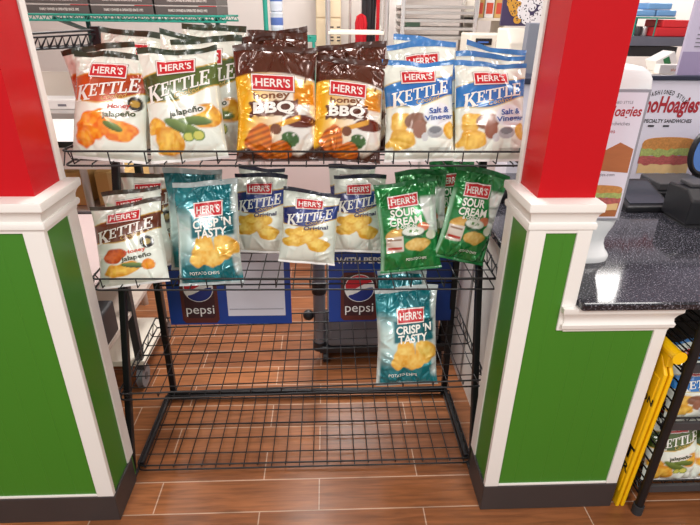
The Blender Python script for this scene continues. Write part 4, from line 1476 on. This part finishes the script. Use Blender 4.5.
tag(bt, 'small folded blue cloth on the steel work table by the left red column', 'cloth')

# --- black bracketed wire rim shelf
ws = thing('wall_wire_shelf', (-1.5, 3.15, 0), 'narrow black wire shelf with a zigzag rim left of the chip bags', 'shelf')
mb = MB()
a0, a1, b0, b1 = atY(24, 34, 3.0), atY(97, 30, 3.2), atY(24, 50, 3.0), atY(97, 46, 3.2)
mb.tube([a0, a1], 0.006, 6)
mb.tube([b0, b1], 0.006, 6)
n = 9
for k in range(n):
    t0, t1, t2 = k / n, (k + 0.5) / n, (k + 1) / n
    mb.tube([b0 + (b1 - b0) * t0, a0 + (a1 - a0) * t1 - np.array([0, 0, 0.02]), b0 + (b1 - b0) * t2], 0.006, 5)
mb.tube([a0 + (a1 - a0) * 0.0 - np.array([0, 0, 0.02]), a1 - np.array([0, 0, 0.02])], 0.005, 5)
for k in range(6):
    t = k / 5
    p = b0 + (b1 - b0) * t
    mb.tube([p, p + np.array([0, 0.35, 0])], 0.004, 5)
mb.build('wire_rim', M_black, ws)
MB().box(a1[0] - 0.035, a1[0] + 0.015, 3.19, 3.24, b1[2] - 0.03, a1[2] + 0.02).build('bracket', M_black, ws, bevel=0.004)
MB().box(a1[0] - 0.02, a1[0] + 0.005, 3.24, 3.265, 0, a1[2]).build('post', M_dgrey, ws)

# --- teal wire shelf with printed pizza boxes
tw = thing('teal_wire_shelf', (-1.35, 4.15, 0), 'teal wire shelf carrying the grey printed cartons at upper left', 'shelf')
sz = float(atY(130, 15.5, 4.0)[2])
X0, X1 = float(atY(24, 18, 4.0)[0]), float(atY(226, 18, 4.0)[0])
mb = MB()
for y in (4.0, 4.56):
    mb.tube([(X0, y, sz), (X1, y, sz)], 0.007, 6)
    mb.tube([(X0, y, sz - 0.035), (X1, y, sz - 0.035)], 0.006, 6)
    for k in range(30):
        xa, xb = X0 + (X1 - X0) * k / 30, X0 + (X1 - X0) * (k + 0.5) / 30
        mb.tube([(xa, y, sz - 0.035), (xb, y, sz), (X0 + (X1 - X0) * (k + 1) / 30, y, sz - 0.035)], 0.004, 5)
for k in range(40):
    x = X0 + (X1 - X0) * (k + 0.5) / 40
    mb.tube([(x, 4.0, sz), (x, 4.56, sz)], 0.003, 5)
mb.build('wire_deck', M_teal, tw)
for x in (float(atY(58, 25, 4.05)[0]), float(atY(204, 25, 4.05)[0])):
    for y in (4.56,):
        smooth_by_angle(MB().tube([(x, y, 0), (x, y, sz)], 0.018, 10).build('post', M_dteal, tw))
        MB().bar((x, 4.02, sz - 0.02), (x, 4.56, sz - 0.12), 0.02, 0.03, up=(1, 0, 0)).build('bracket', M_dteal, tw)
M_pbox = mat('charcoal printed card', rgb(92, 86, 84), 0.55)
M_pbw = mat('pale print', rgb(222, 216, 210), 0.5)
M_pbr = mat('red print', rgb(186, 56, 60), 0.5)
cols_ = [(27, 90), (91, 154), (155, 218)]
names_ = ['left', 'middle', 'right']
lvl = ['bottom', 'middle', 'top']
for c, (pa, pb) in enumerate(cols_):
    xa, xb = float(atY(pa, 12, 4.03)[0]), float(atY(pb, 12, 4.03)[0])
    for r in range(3):
        z0 = sz + 0.008 + r * 0.062
        rt = thing('printed_carton', ((xa + xb) / 2, 4.25, z0), 'flat charcoal carton with pale print, %s of the %s stack on the teal shelf' % (lvl[r], names_[c]), 'box', 'charcoal cartons on the teal shelf')
        MB().box(xa + 0.004, xb - 0.004, 4.03, 4.47, z0, z0 + 0.058).build('carton_body', M_pbox, rt, bevel=0.002)
        mb = MB()
        text_on(mb, 'FAMILY OWNED & OPERATED SINCE 1992', ((xa + xb) / 2 + 0.01, 4.0285, z0 + 0.026), fx, fz, (xb - xa) * 0.62, 0, bold=0.03, height=0.017)
        mb.box(xa + 0.004, xb - 0.004, 4.0288, 4.0295, z0 + 0.052, z0 + 0.056, 0)
        mb.box(xa + 0.3, xa + 0.42, 4.0283, 4.0288, z0 + 0.052, z0 + 0.057, 1)
        mb.build('print', [M_pbw, M_pbr], rt)

# --- teal post shelf with cup stacks
ts = thing('teal_post_shelf', (-0.45, 4.7, 0), 'teal post shelving unit right behind the brown bags', 'shelf')
for px in (266, 274):
    x = xzY(px, 1.55, 4.5 if px == 266 else 4.75)
    smooth_by_angle(MB().tube([(x, 4.5 if px == 266 else 4.75, 0), (x, 4.5 if px == 266 else 4.75, 2.1)], 0.018, 10).build('post', M_teal, ts))
zs = float(atY(285, 37, 4.6)[2])
xs0, xs1 = xzY(264, zs, 4.5), xzY(316, zs, 4.5)
mb = MB().box(xs0, xs1, 4.5, 4.52, zs - 0.03, zs + 0.01).box(xs0, xs1, 4.76, 4.78, zs - 0.03, zs + 0.01)
for k in range(8):
    mb.box(xs0 + (xs1 - xs0) * k / 8, xs0 + (xs1 - xs0) * k / 8 + 0.01, 4.5, 4.78, zs - 0.005, zs + 0.005)
mb.build('wire_deck', M_teal, ts)
smooth_by_angle(MB().tube([(xs1 - 0.02, 4.51, 0), (xs1 - 0.02, 4.51, zs)], 0.012, 8).build('post', M_teal, ts))
M_cup = mat('clear cup stack', rgb(214, 220, 232), 0.2)
M_cupb = mat('blue cup print', rgb(86, 112, 178), 0.4)
cxp = xzY(277, 1.55, 4.62)
for k in range(2):
    zc = zs + 0.012 + k * 0.17
    rt = thing('cup_stack', (cxp, 4.62, zc), 'clear cup stack with blue print behind the brown bags, %s' % ('lower one' if k == 0 else 'upper one'), 'cups', 'cup stacks on the teal shelving')
    smooth_by_angle(MB().lathe((cxp, 4.62, zc), [(0.04, 0), (0.05, 0.01), (0.05, 0.05), (0.053, 0.06), (0.05, 0.07), (0.05, 0.15), (0.053, 0.16), (0.04, 0.168)], 18).build('cups', M_cup, rt))
    smooth_by_angle(MB().lathe((cxp, 4.62, zc + 0.075), [(0.0508, 0), (0.0512, 0.01), (0.0512, 0.05), (0.0508, 0.055)], 18).build('print', M_cupb, rt))

# --- beige locker, chrome post rack with shelf, coats
lk = thing('beige_locker', (0.1, 5.4, 0), 'beige louvred metal locker behind the brown bags', 'locker')
lx0, lx1 = xzY(316, 1.5, 5.2), xzY(341, 1.5, 5.2)
MB().box(lx0, lx1, 5.2, 5.65, 0, 2.0).build('body', M_beige, lk, bevel=0.004)
for k in range(3):
    z0 = 0.75 + k * 0.42
    d = MB().box(lx0 + 0.006, lx1 - 0.006, 5.19, 5.2, z0, z0 + 0.40).build('door', M_beige, lk, bevel=0.002)
    for dx in (0.13, 0.19):
        mb = MB()
        for j in range(5):
            mb.box(lx0 + dx, lx0 + dx + 0.03, 5.1885, 5.19, z0 + 0.22 + j * 0.028, z0 + 0.232 + j * 0.028)
        mb.build('louvre', M_dgrey, d)
cs = thing('chrome_post_rack', (0.2, 4.7, 0), 'chrome post rack with one cream shelf in front of the hanging coats', 'rack')
for px in (328, 386):
    x = xzY(px, 1.5, 4.6)
    smooth_by_angle(MB().tube([(x, 4.6, 0), (x, 4.6, 2.2)], 0.02, 12).build('post', M_chrome, cs))
    smooth_by_angle(MB().tube([(x, 5.0, 0), (x, 5.0, 2.2)], 0.02, 12).build('post', M_chrome, cs))
zz_ = float(atY(350, 33, 4.58)[2])
MB().box(xzY(328, zz_, 4.58), xzY(384, zz_, 4.58), 4.58, 5.02, zz_ - 0.012, zz_ + 0.012).build('shelf', M_cream, cs, bevel=0.003)
M_coatr = mat('red cloth', rgb(206, 30, 44), 0.8, bump=(20, 0.4))
M_coatb = mat('black cloth', rgb(38, 36, 40), 0.8, bump=(20, 0.4))
rail = thing('coat_rail', (0.45, 5.3, 0), 'thin rail holding the hanging coats below the ceiling', 'rail')
rx0, rx1 = xzY(350, 1.6, 5.3), xzY(392, 1.6, 5.3)
MB().tube([(rx0, 5.3, 1.97), (rx1, 5.3, 1.97)], 0.012, 8).build('bar', M_chrome, rail)
for x in (rx0, rx1):
    MB().tube([(x, 5.3, 0), (x, 5.3, 1.98)], 0.012, 8).build('post', M_chrome, rail)


def coat(px, w, z0, z1, mt, label, y):
    x = xzY(px, 1.5, y)
    nn = 15
    rt = thing('hanging_coat', (x, y, z0), label, 'coat', 'coats on the kitchen rail')
    V, Fc = [], []
    zs_ = [(z0, 1.0), (z0 + (z1 - z0) * 0.5, 0.86), (z1 - 0.08, 0.96), (z1 - 0.02, 0.72), (z1, 0.2)]
    r = random.Random(px)
    for z, k in zs_:
        for i in range(2 * nn):
            t = math.pi * i / nn
            f = 1 + 0.16 * math.sin(i * 2.3 + px)
            V.append((x + w / 2 * k * math.cos(t), y + 0.05 * f * math.sin(t), z))
    N2 = 2 * nn
    for j in range(len(zs_) - 1):
        for i in range(N2):
            l = (i + 1) % N2
            Fc.append((j * N2 + i, j * N2 + l, (j + 1) * N2 + l, (j + 1) * N2 + i))
    Fc += [tuple(range(N2))[::-1], tuple(range((len(zs_) - 1) * N2, len(zs_) * N2))]
    smooth_by_angle(link_mesh('garment', V, Fc, mt, rt), 60)
    MB().tube(corner_path([(x, y, z1 - 0.01), (x, y, z1 + 0.03), (x + 0.0, y, 1.97)], 0.01), 0.004, 6).build('hanger', M_chrome, rt)


coat(361, 0.12, 1.2, 1.62, M_coatr, 'short red coat hanging left of the black coat', 5.24)
coat(368, 0.15, 1.2, 1.84, M_coatb, 'black coat hanging between two red coats', 5.32)
coat(380, 0.09, 1.22, 1.88, M_coatr, 'long red coat hanging right of the black coat, against the white column', 5.24)

struct(MB().box(xzY(387, 1.5, 4.9), xzY(403, 1.5, 4.9), 4.9, 5.3, 0, 2.9).build('wall_column', M_wall))

# --- stainless slatted shelving
ss = thing('steel_shelving', (0.9, 4.7, 0), 'stainless shelving with several pale tiers above the blue banded bags', 'shelf')
for row in (7, 13, 21, 29, 38):
    z = float(atY(440, row, 4.5)[2])
    MB().box(xzY(402, z, 4.5), xzY(474, z, 4.5), 4.5, 4.95, z - 0.012, z + 0.012).build('tier', M_steel, ss, bevel=0.003)
for px in (402, 474):
    for y in (4.5, 4.95):
        x = xzY(px, 1.5, 4.5)
        MB().box(x - 0.014, x + 0.014, y - 0.014, y + 0.014, 0, 2.0).build('post', M_chrome, ss)
pk = thing('food_packet', (0.75, 4.7, 1.5), 'small green marked packet on the stainless shelving', 'packet')
zg = float(atY(440, 29, 4.5)[2]) + 0.0125
MB().box(xzY(406, zg, 4.6), xzY(420, zg, 4.6), 4.6, 4.75, zg, zg + 0.05).build('packet', mat('pale green pack', rgb(150, 196, 170), 0.5), pk, bevel=0.004)

# --- shelf with red marked cartons
cb = thing('cream_shelf_unit', (1.45, 4.75, 0), 'cream shelf unit carrying red marked cartons right of the stainless shelving', 'shelf')
zsb = float(atY(490, 18, 4.6)[2])
bx0, bx1 = xzY(476, zsb, 4.6), xzY(508, zsb, 4.6)
MB().box(bx0, bx1, 4.6, 5.0, zsb - 0.02, zsb).build('tier', M_cream, cb)
MB().box(bx0, bx0 + 0.02, 4.6, 5.0, 0, zsb + 0.25).build('side_panel', M_cream, cb)
MB().box(bx1 - 0.02, bx1, 4.6, 5.0, 0, zsb + 0.25).build('side_panel', M_cream, cb)
for k, (pa, pb, mt) in enumerate([(478, 484, M_card), (485, 494, M_paper), (495, 503, M_card)]):
    xa, xb = xzY(pa, zsb + 0.06, 4.62), xzY(pb, zsb + 0.06, 4.62)
    o = MB().box(xa, xb, 4.62, 4.8, zsb + 0.001, zsb + 0.17).build('food_carton', mt, None, bevel=0.003)
    tag(o, ['orange tan food carton, left of three on the cream shelf', 'white food carton with a red mark, middle of three on the cream shelf', 'tan food carton, right of three on the cream shelf'][k], 'box', 'food cartons on the cream shelf')
    t_ = MB().box(xa + 0.01, xb - 0.01, 4.6185, 4.6195, zsb + 0.03, zsb + 0.11).build('red_mark', mat('carton red', rgb(214, 84, 60), 0.5), None, origin=tuple(o.location))
    t_.parent = o
    t_.location = (0, 0, 0)

# --- white kitchen machine and its pedestal
kc = thing('side_bench', (1.55, 4.2, 0), 'white bench behind the blue banded bags carrying the white machine', 'bench')
kz = float(atY(490, 64, 4.1)[2])
MB().box(xzY(466, kz, 4.1), xzY(516, kz, 4.1), 4.1, 4.44, 0, kz).build('bench', M_cream, kc, bevel=0.004)
mw = thing('kitchen_machine', (1.35, 4.3, kz), 'white countertop machine with a dark front panel and a blue display', 'appliance')
mx0, mx1 = xzY(469, kz + 0.1, 4.12), xzY(508, kz + 0.1, 4.12)
mz1 = float(atY(490, 34, 4.12)[2])
MB().box(mx0, mx1, 4.12, 4.42, kz + 0.001, mz1).build('housing', M_cream, mw, bevel=0.01)
pd = MB().box(xzY(475, 1.4, 4.11), xzY(491, 1.4, 4.11), 4.108, 4.12, kz + 0.13, mz1 - 0.03).build('control_panel', M_black, mw, bevel=0.003)
MB().box(xzY(477, 1.4, 4.1), xzY(488, 1.4, 4.1), 4.104, 4.108, kz + 0.155, mz1 - 0.06).build('display', mat('blue display', rgb(70, 110, 190), 0.2), pd)
MB().box(xzY(496, 1.4, 4.1), xzY(503, 1.4, 4.1), 4.108, 4.12, mz1 - 0.10, mz1 - 0.04).build('keypad', M_grey, mw, bevel=0.002)
mb = MB()
mb.tube(corner_path([(xzY(478, 1.3, 4.1), 4.11, kz + 0.02), (xzY(478, 1.3, 4.1), 4.11, kz + 0.09), (xzY(505, 1.3, 4.1), 4.11, kz + 0.09), (xzY(505, 1.3, 4.1), 4.11, kz + 0.02)], 0.02), 0.008, 6)
mb.build('handle', M_dgrey, mw)
wb = thing('white_dispenser', (1.35, 3.55, 0.94), 'plain white dispenser block standing left of the grey pole', 'dispenser')
wx0, wx1 = xzY(504, 1.2, 3.5), xzY(524, 1.2, 3.5)
wz = float(atY(515, 29, 3.5)[2])
MB().prism([(0, 0), (0.30, 0), (0.30, wz - .942), (0.10, wz - .942), (0, wz - 1.02)], (wx0, 3.5, .942), (0, 1, 0), (0, 0, 1), (1, 0, 0), wx1 - wx0).build('housing', M_cream, wb, bevel=0.01)
MB().box(wx0 + 0.02, wx1 - 0.02, 3.492, 3.5, 1.0, 1.08).build('panel', M_steel, wb)
gp = thing('grey_pole', (1.1, 3.0, 0), 'square grey steel pole left of the right red column', 'pole')
gx = xzY(529, 1.4, 3.0)
MB().box(gx - 0.03, gx + 0.03, 3.0, 3.06, 0, 1.60).build('pole', mat('blue grey steel', rgb(132, 136, 148), 0.4, 0.2), gp, bevel=0.003)
MB().box(gx - 0.07, gx + 0.07, 2.97, 3.09, 0, 0.012).build('base_plate', M_dgrey, gp)

# --- poster with white blossoms hung above
bp_ = thing('blossom_poster', (1.3, 3.45, 1.55), 'poster of white speckled round shapes on dark purple and amber, left of the right column', 'poster')
px0, px1 = xzY(502, 1.65, 3.4), xzY(552, 1.65, 3.4)
pz0 = float(atY(525, 26, 3.4)[2])
MB().box(px0, px1, 3.4, 3.42, pz0, pz0 + 0.36).build('panel', mat('dark purple print', rgb(62, 48, 84), 0.4), bp_)
MB().box((px0 + px1) / 2 - 0.01, (px0 + px1) / 2 + 0.01, 3.402, 3.418, pz0 + 0.36, 2.9).build('hanging_rod', M_dgrey, bp_)
mb = MB()
r = random.Random(5)
for k in range(150):
    u, v = r.random(), r.random()
    if u + v * 0.4 < 0.16: continue
    rr = r.uniform(0.016, 0.028)
    c = (px0 + 0.03 + (px1 - px0 - 0.06) * u, 3.3995 - k * 0.00002, pz0 + 0.03 + 0.30 * v)
    mb.prism(blob(12, rr, rr * 0.9, k), c, fx, fz, nr, 0.0008, 0 if u + 0.25 * v > 0.34 else 1)
    for j in range(3):
        d = MB
        mb.prism(blob(6, 0.004, 0.004, k + j), (c[0] + r.uniform(-.6, .6) * rr, c[1] - 0.0009, c[2] + r.uniform(-.6, .6) * rr), fx, fz, nr, 0.0003, 2)
mb.build('picture', [mat('blossom white', rgb(228, 224, 226), 0.4), mat('amber print', rgb(206, 150, 50), 0.4), mat('dark print', rgb(50, 40, 56), 0.5)], bp_)
rbx = MB().box(xzY(531, 1.5, 3.6), xzY(552, 1.5, 3.6), 3.6, 3.75, 1.42, 1.50).build('red_carton', mat('red card', rgb(214, 40, 48), 0.5), None, bevel=0.004)
tag(rbx, 'red carton on the high stand just left of the right red column', 'box')
hs = thing('carton_stand', (1.4, 3.7, 0), 'pale stand behind the grey pole holding the red carton', 'stand')
MB().box(xzY(527, 1.4, 3.6), xzY(560, 1.4, 3.6), 3.58, 3.9, 1.37, 1.418).build('top', M_steel, hs)
MB().box(xzY(527, 1.4, 3.6) + 0.03, xzY(560, 1.4, 3.6) - 0.03, 3.66, 3.88, 0, 1.37).build('body', M_cream, hs)
dk = thing('far_service_desk', (1.2, 2.85, 0), 'pale blue grey desk front with a dark top left of the right red column', 'desk')
dz = float(atY(527, 78, 2.75)[2])
MB().box(xzY(516, 1.2, 2.75), 2.4, 2.76, 2.95, 0, dz - 0.03).build('front', mat('pale blue grey', rgb(214, 214, 226), 0.45), dk)
MB().box(xzY(515, 1.2, 2.75) - 0.01, 2.4, 2.74, 2.97, dz - 0.03, dz).build('top', mat('dark blue rail', (0, 0, 0)), dk, bevel=0.004)

# ================================================================ RIGHT BACKGROUND above the banner
gsb = thing('grey_shelf', (2.3, 3.7, 0), 'dark blue grey shelf behind the banner with red and blue boxes on it', 'shelf')
z5 = float(atY(660, 42, 3.6)[2])
MB().box(1.95, 3.1, 3.6, 4.0, z5 - 0.025, z5 + 0.03).build('tier', mat('slate shelf', rgb(96, 98, 112), 0.4), gsb, bevel=0.003)
for x in (2.0, 3.05):
    MB().box(x - 0.02, x + 0.02, 3.94, 3.98, 0, z5 + 0.3).build('post', M_dgrey, gsb)
MB().box(1.95, 2.32, 3.62, 3.98, z5 - 0.09, z5 - 0.03).build('bracket', M_black, gsb)
zt = z5 + 0.031
for k, (pa, pb, za, zb, lab) in enumerate([(655, 689, 0.0, 0.055, 'flat red box on the grey shelf, lower one'), (660, 692, 0.056, 0.10, 'flat red box on the grey shelf, stacked upper one')]):
    o = MB().box(xzY(pa, zt, 3.64), xzY(pb, zt, 3.64), 3.64, 3.86, zt + za, zt + zb).build('red_box', mat('red card', (1, 0, 0)), None, bevel=0.006)
    tag(o, lab, 'box', 'red boxes on the grey shelf')
tl = thing('teal_lid_rack', (2.1, 3.8, zt), 'small teal wire rack on the grey shelf under the blue packs', 'rack')
mb = MB()
xa, xb = xzY(632, zt, 3.66), xzY(653, zt, 3.66)
for y in (3.66, 3.9):
    mb.tube([(xa, y, zt + 0.11), (xb + 0.12, y, zt + 0.11)], 0.005, 6)
    for x in (xa, xb):
        mb.tube([(x, y, zt), (x, y, zt + 0.11)], 0.005, 6)
for k in range(10):
    x = xa + (xb + 0.12 - xa) * k / 9
    mb.tube([(x, 3.66, zt + 0.11), (x, 3.9, zt + 0.11)], 0.004, 5)
mb.build('wire', M_teal, tl)
for k, (pa, pb, za, lab) in enumerate([(635, 655, 0.118, 'blue pack at the left on the small teal rack'), (656, 676, 0.118, 'blue pack at the right on the small teal rack'), (648, 672, 0.160, 'blue pack lying on top of two others on the teal rack')]):
    o = MB().box(xzY(pa, zt + za, 3.68), xzY(pb, zt + za, 3.68), 3.68, 3.88, zt + za, zt + za + 0.04).build('blue_pack', mat('sky blue film', rgb(118, 170, 222), 0.3), None, bevel=0.01)
    tag(o, lab, 'pack', 'blue packs on the teal rack')
for k in range(3):
    x = xzY(637 + 6 * k, zt, 3.75)
    o = smooth_by_angle(MB().lathe((x, 3.75, zt), [(0.018, 0), (0.02, 0.005), (0.02, 0.05), (0.016, 0.058)], 12).build('jar', M_dgrey if k % 2 == 0 else M_chrome, None))
    tag(o, ['dark jar under the teal rack, nearest the red column', 'silvery jar between two dark jars under the teal rack', 'dark jar under the teal rack, farthest from the red column'][k], 'jar', 'jars under the teal rack')
ll = thing('rear_ledge', (2.2, 3.1, 0), 'cream ledge behind the banner holding a white carton', 'ledge')
z6 = float(atY(660, 74, 3.1)[2])
MB().box(1.65, 2.75, 3.1, 3.5, z6 - 0.03, z6).build('top', M_cream, ll)
MB().box(1.65, 2.75, 3.12, 3.5, 0, z6 - 0.03).build('front', M_cream, ll)
wc = thing('white_carton', (2.1, 3.25, z6), 'white carton with green marks tipped on the cream ledge', 'box')
cxw = xzY(663, z6 + 0.06, 3.25)
cq, sq = math.cos(0.5), math.sin(0.5)
MB().obox((cxw, 3.27, z6 + 0.058), (cq, 0, sq), (0, 1, 0), (-sq, 0, cq), 0.058, 0.06, 0.034).build('carton_body', M_paper, wc, bevel=0.003)
MB().obox((cxw, 3.209, z6 + 0.060), (cq, 0, sq), (0, 1, 0), (-sq, 0, cq), 0.018, 0.001, 0.022).build('green_mark', mat('green print', rgb(40, 120, 70), 0.5), wc)
lb = MB().box(xzY(657, z6, 3.12), xzY(686, z6, 3.12), 3.105, 3.16, z6 + 0.0005, z6 + 0.05).build('shelf_label', M_paper, None, bevel=0.002)
tag(lb, 'white label strip with orange lettering along the cream ledge', 'label')
mb = MB()
text_on(mb, 'shelfect', ((xzY(657, z6, 3.12) + xzY(686, z6, 3.12)) / 2 + 0.02, 3.1045, z6 + 0.024), fx, fz, 0.08, 0)
t_ = mb.build('lettering', mat('orange print', rgb(214, 110, 40), 0.5), None, origin=tuple(lb.location)); t_.parent = lb; t_.location = (0, 0, 0)
pn = thing('menu_panel', (2.2, 2.72, 0), 'tall lilac menu panel at the upper right corner', 'sign')
mz0 = float(atY(690, 75, 2.72)[2])
mxa = xzY(684, 1.5, 2.72)
MB().box(mxa, 2.6, 2.72, 2.74, mz0, 2.05).build('panel', mat('lilac grey print', rgb(190, 182, 204), 0.4), pn, bevel=0.003)
MB().box(mxa, 2.6, 2.7185, 2.72, mz0, mz0 + 0.11).build('lower_band', mat('mauve print', rgb(150, 138, 170), 0.4), pn)
MB().box(2.3, 2.32, 2.722, 2.738, 2.05, 2.9).build('hanging_rod', M_dgrey, pn)
mb = MB()
text_on(mb, 'CATERING', (mxa + 0.16, 2.7182, float(atY(695, 27, 2.72)[2])), fx, fz, 0.22, 0, height=0.025, bold=0.02)
for k in range(4):
    mb.box(mxa + 0.05, mxa + 0.2 - 0.02 * (k % 2), 2.7182, 2.7195, float(atY(695, 35 + 4 * k, 2.72)[2]), float(atY(695, 35 + 4 * k, 2.72)[2]) + 0.005)
mb.build('lettering', M_pgrey, pn)
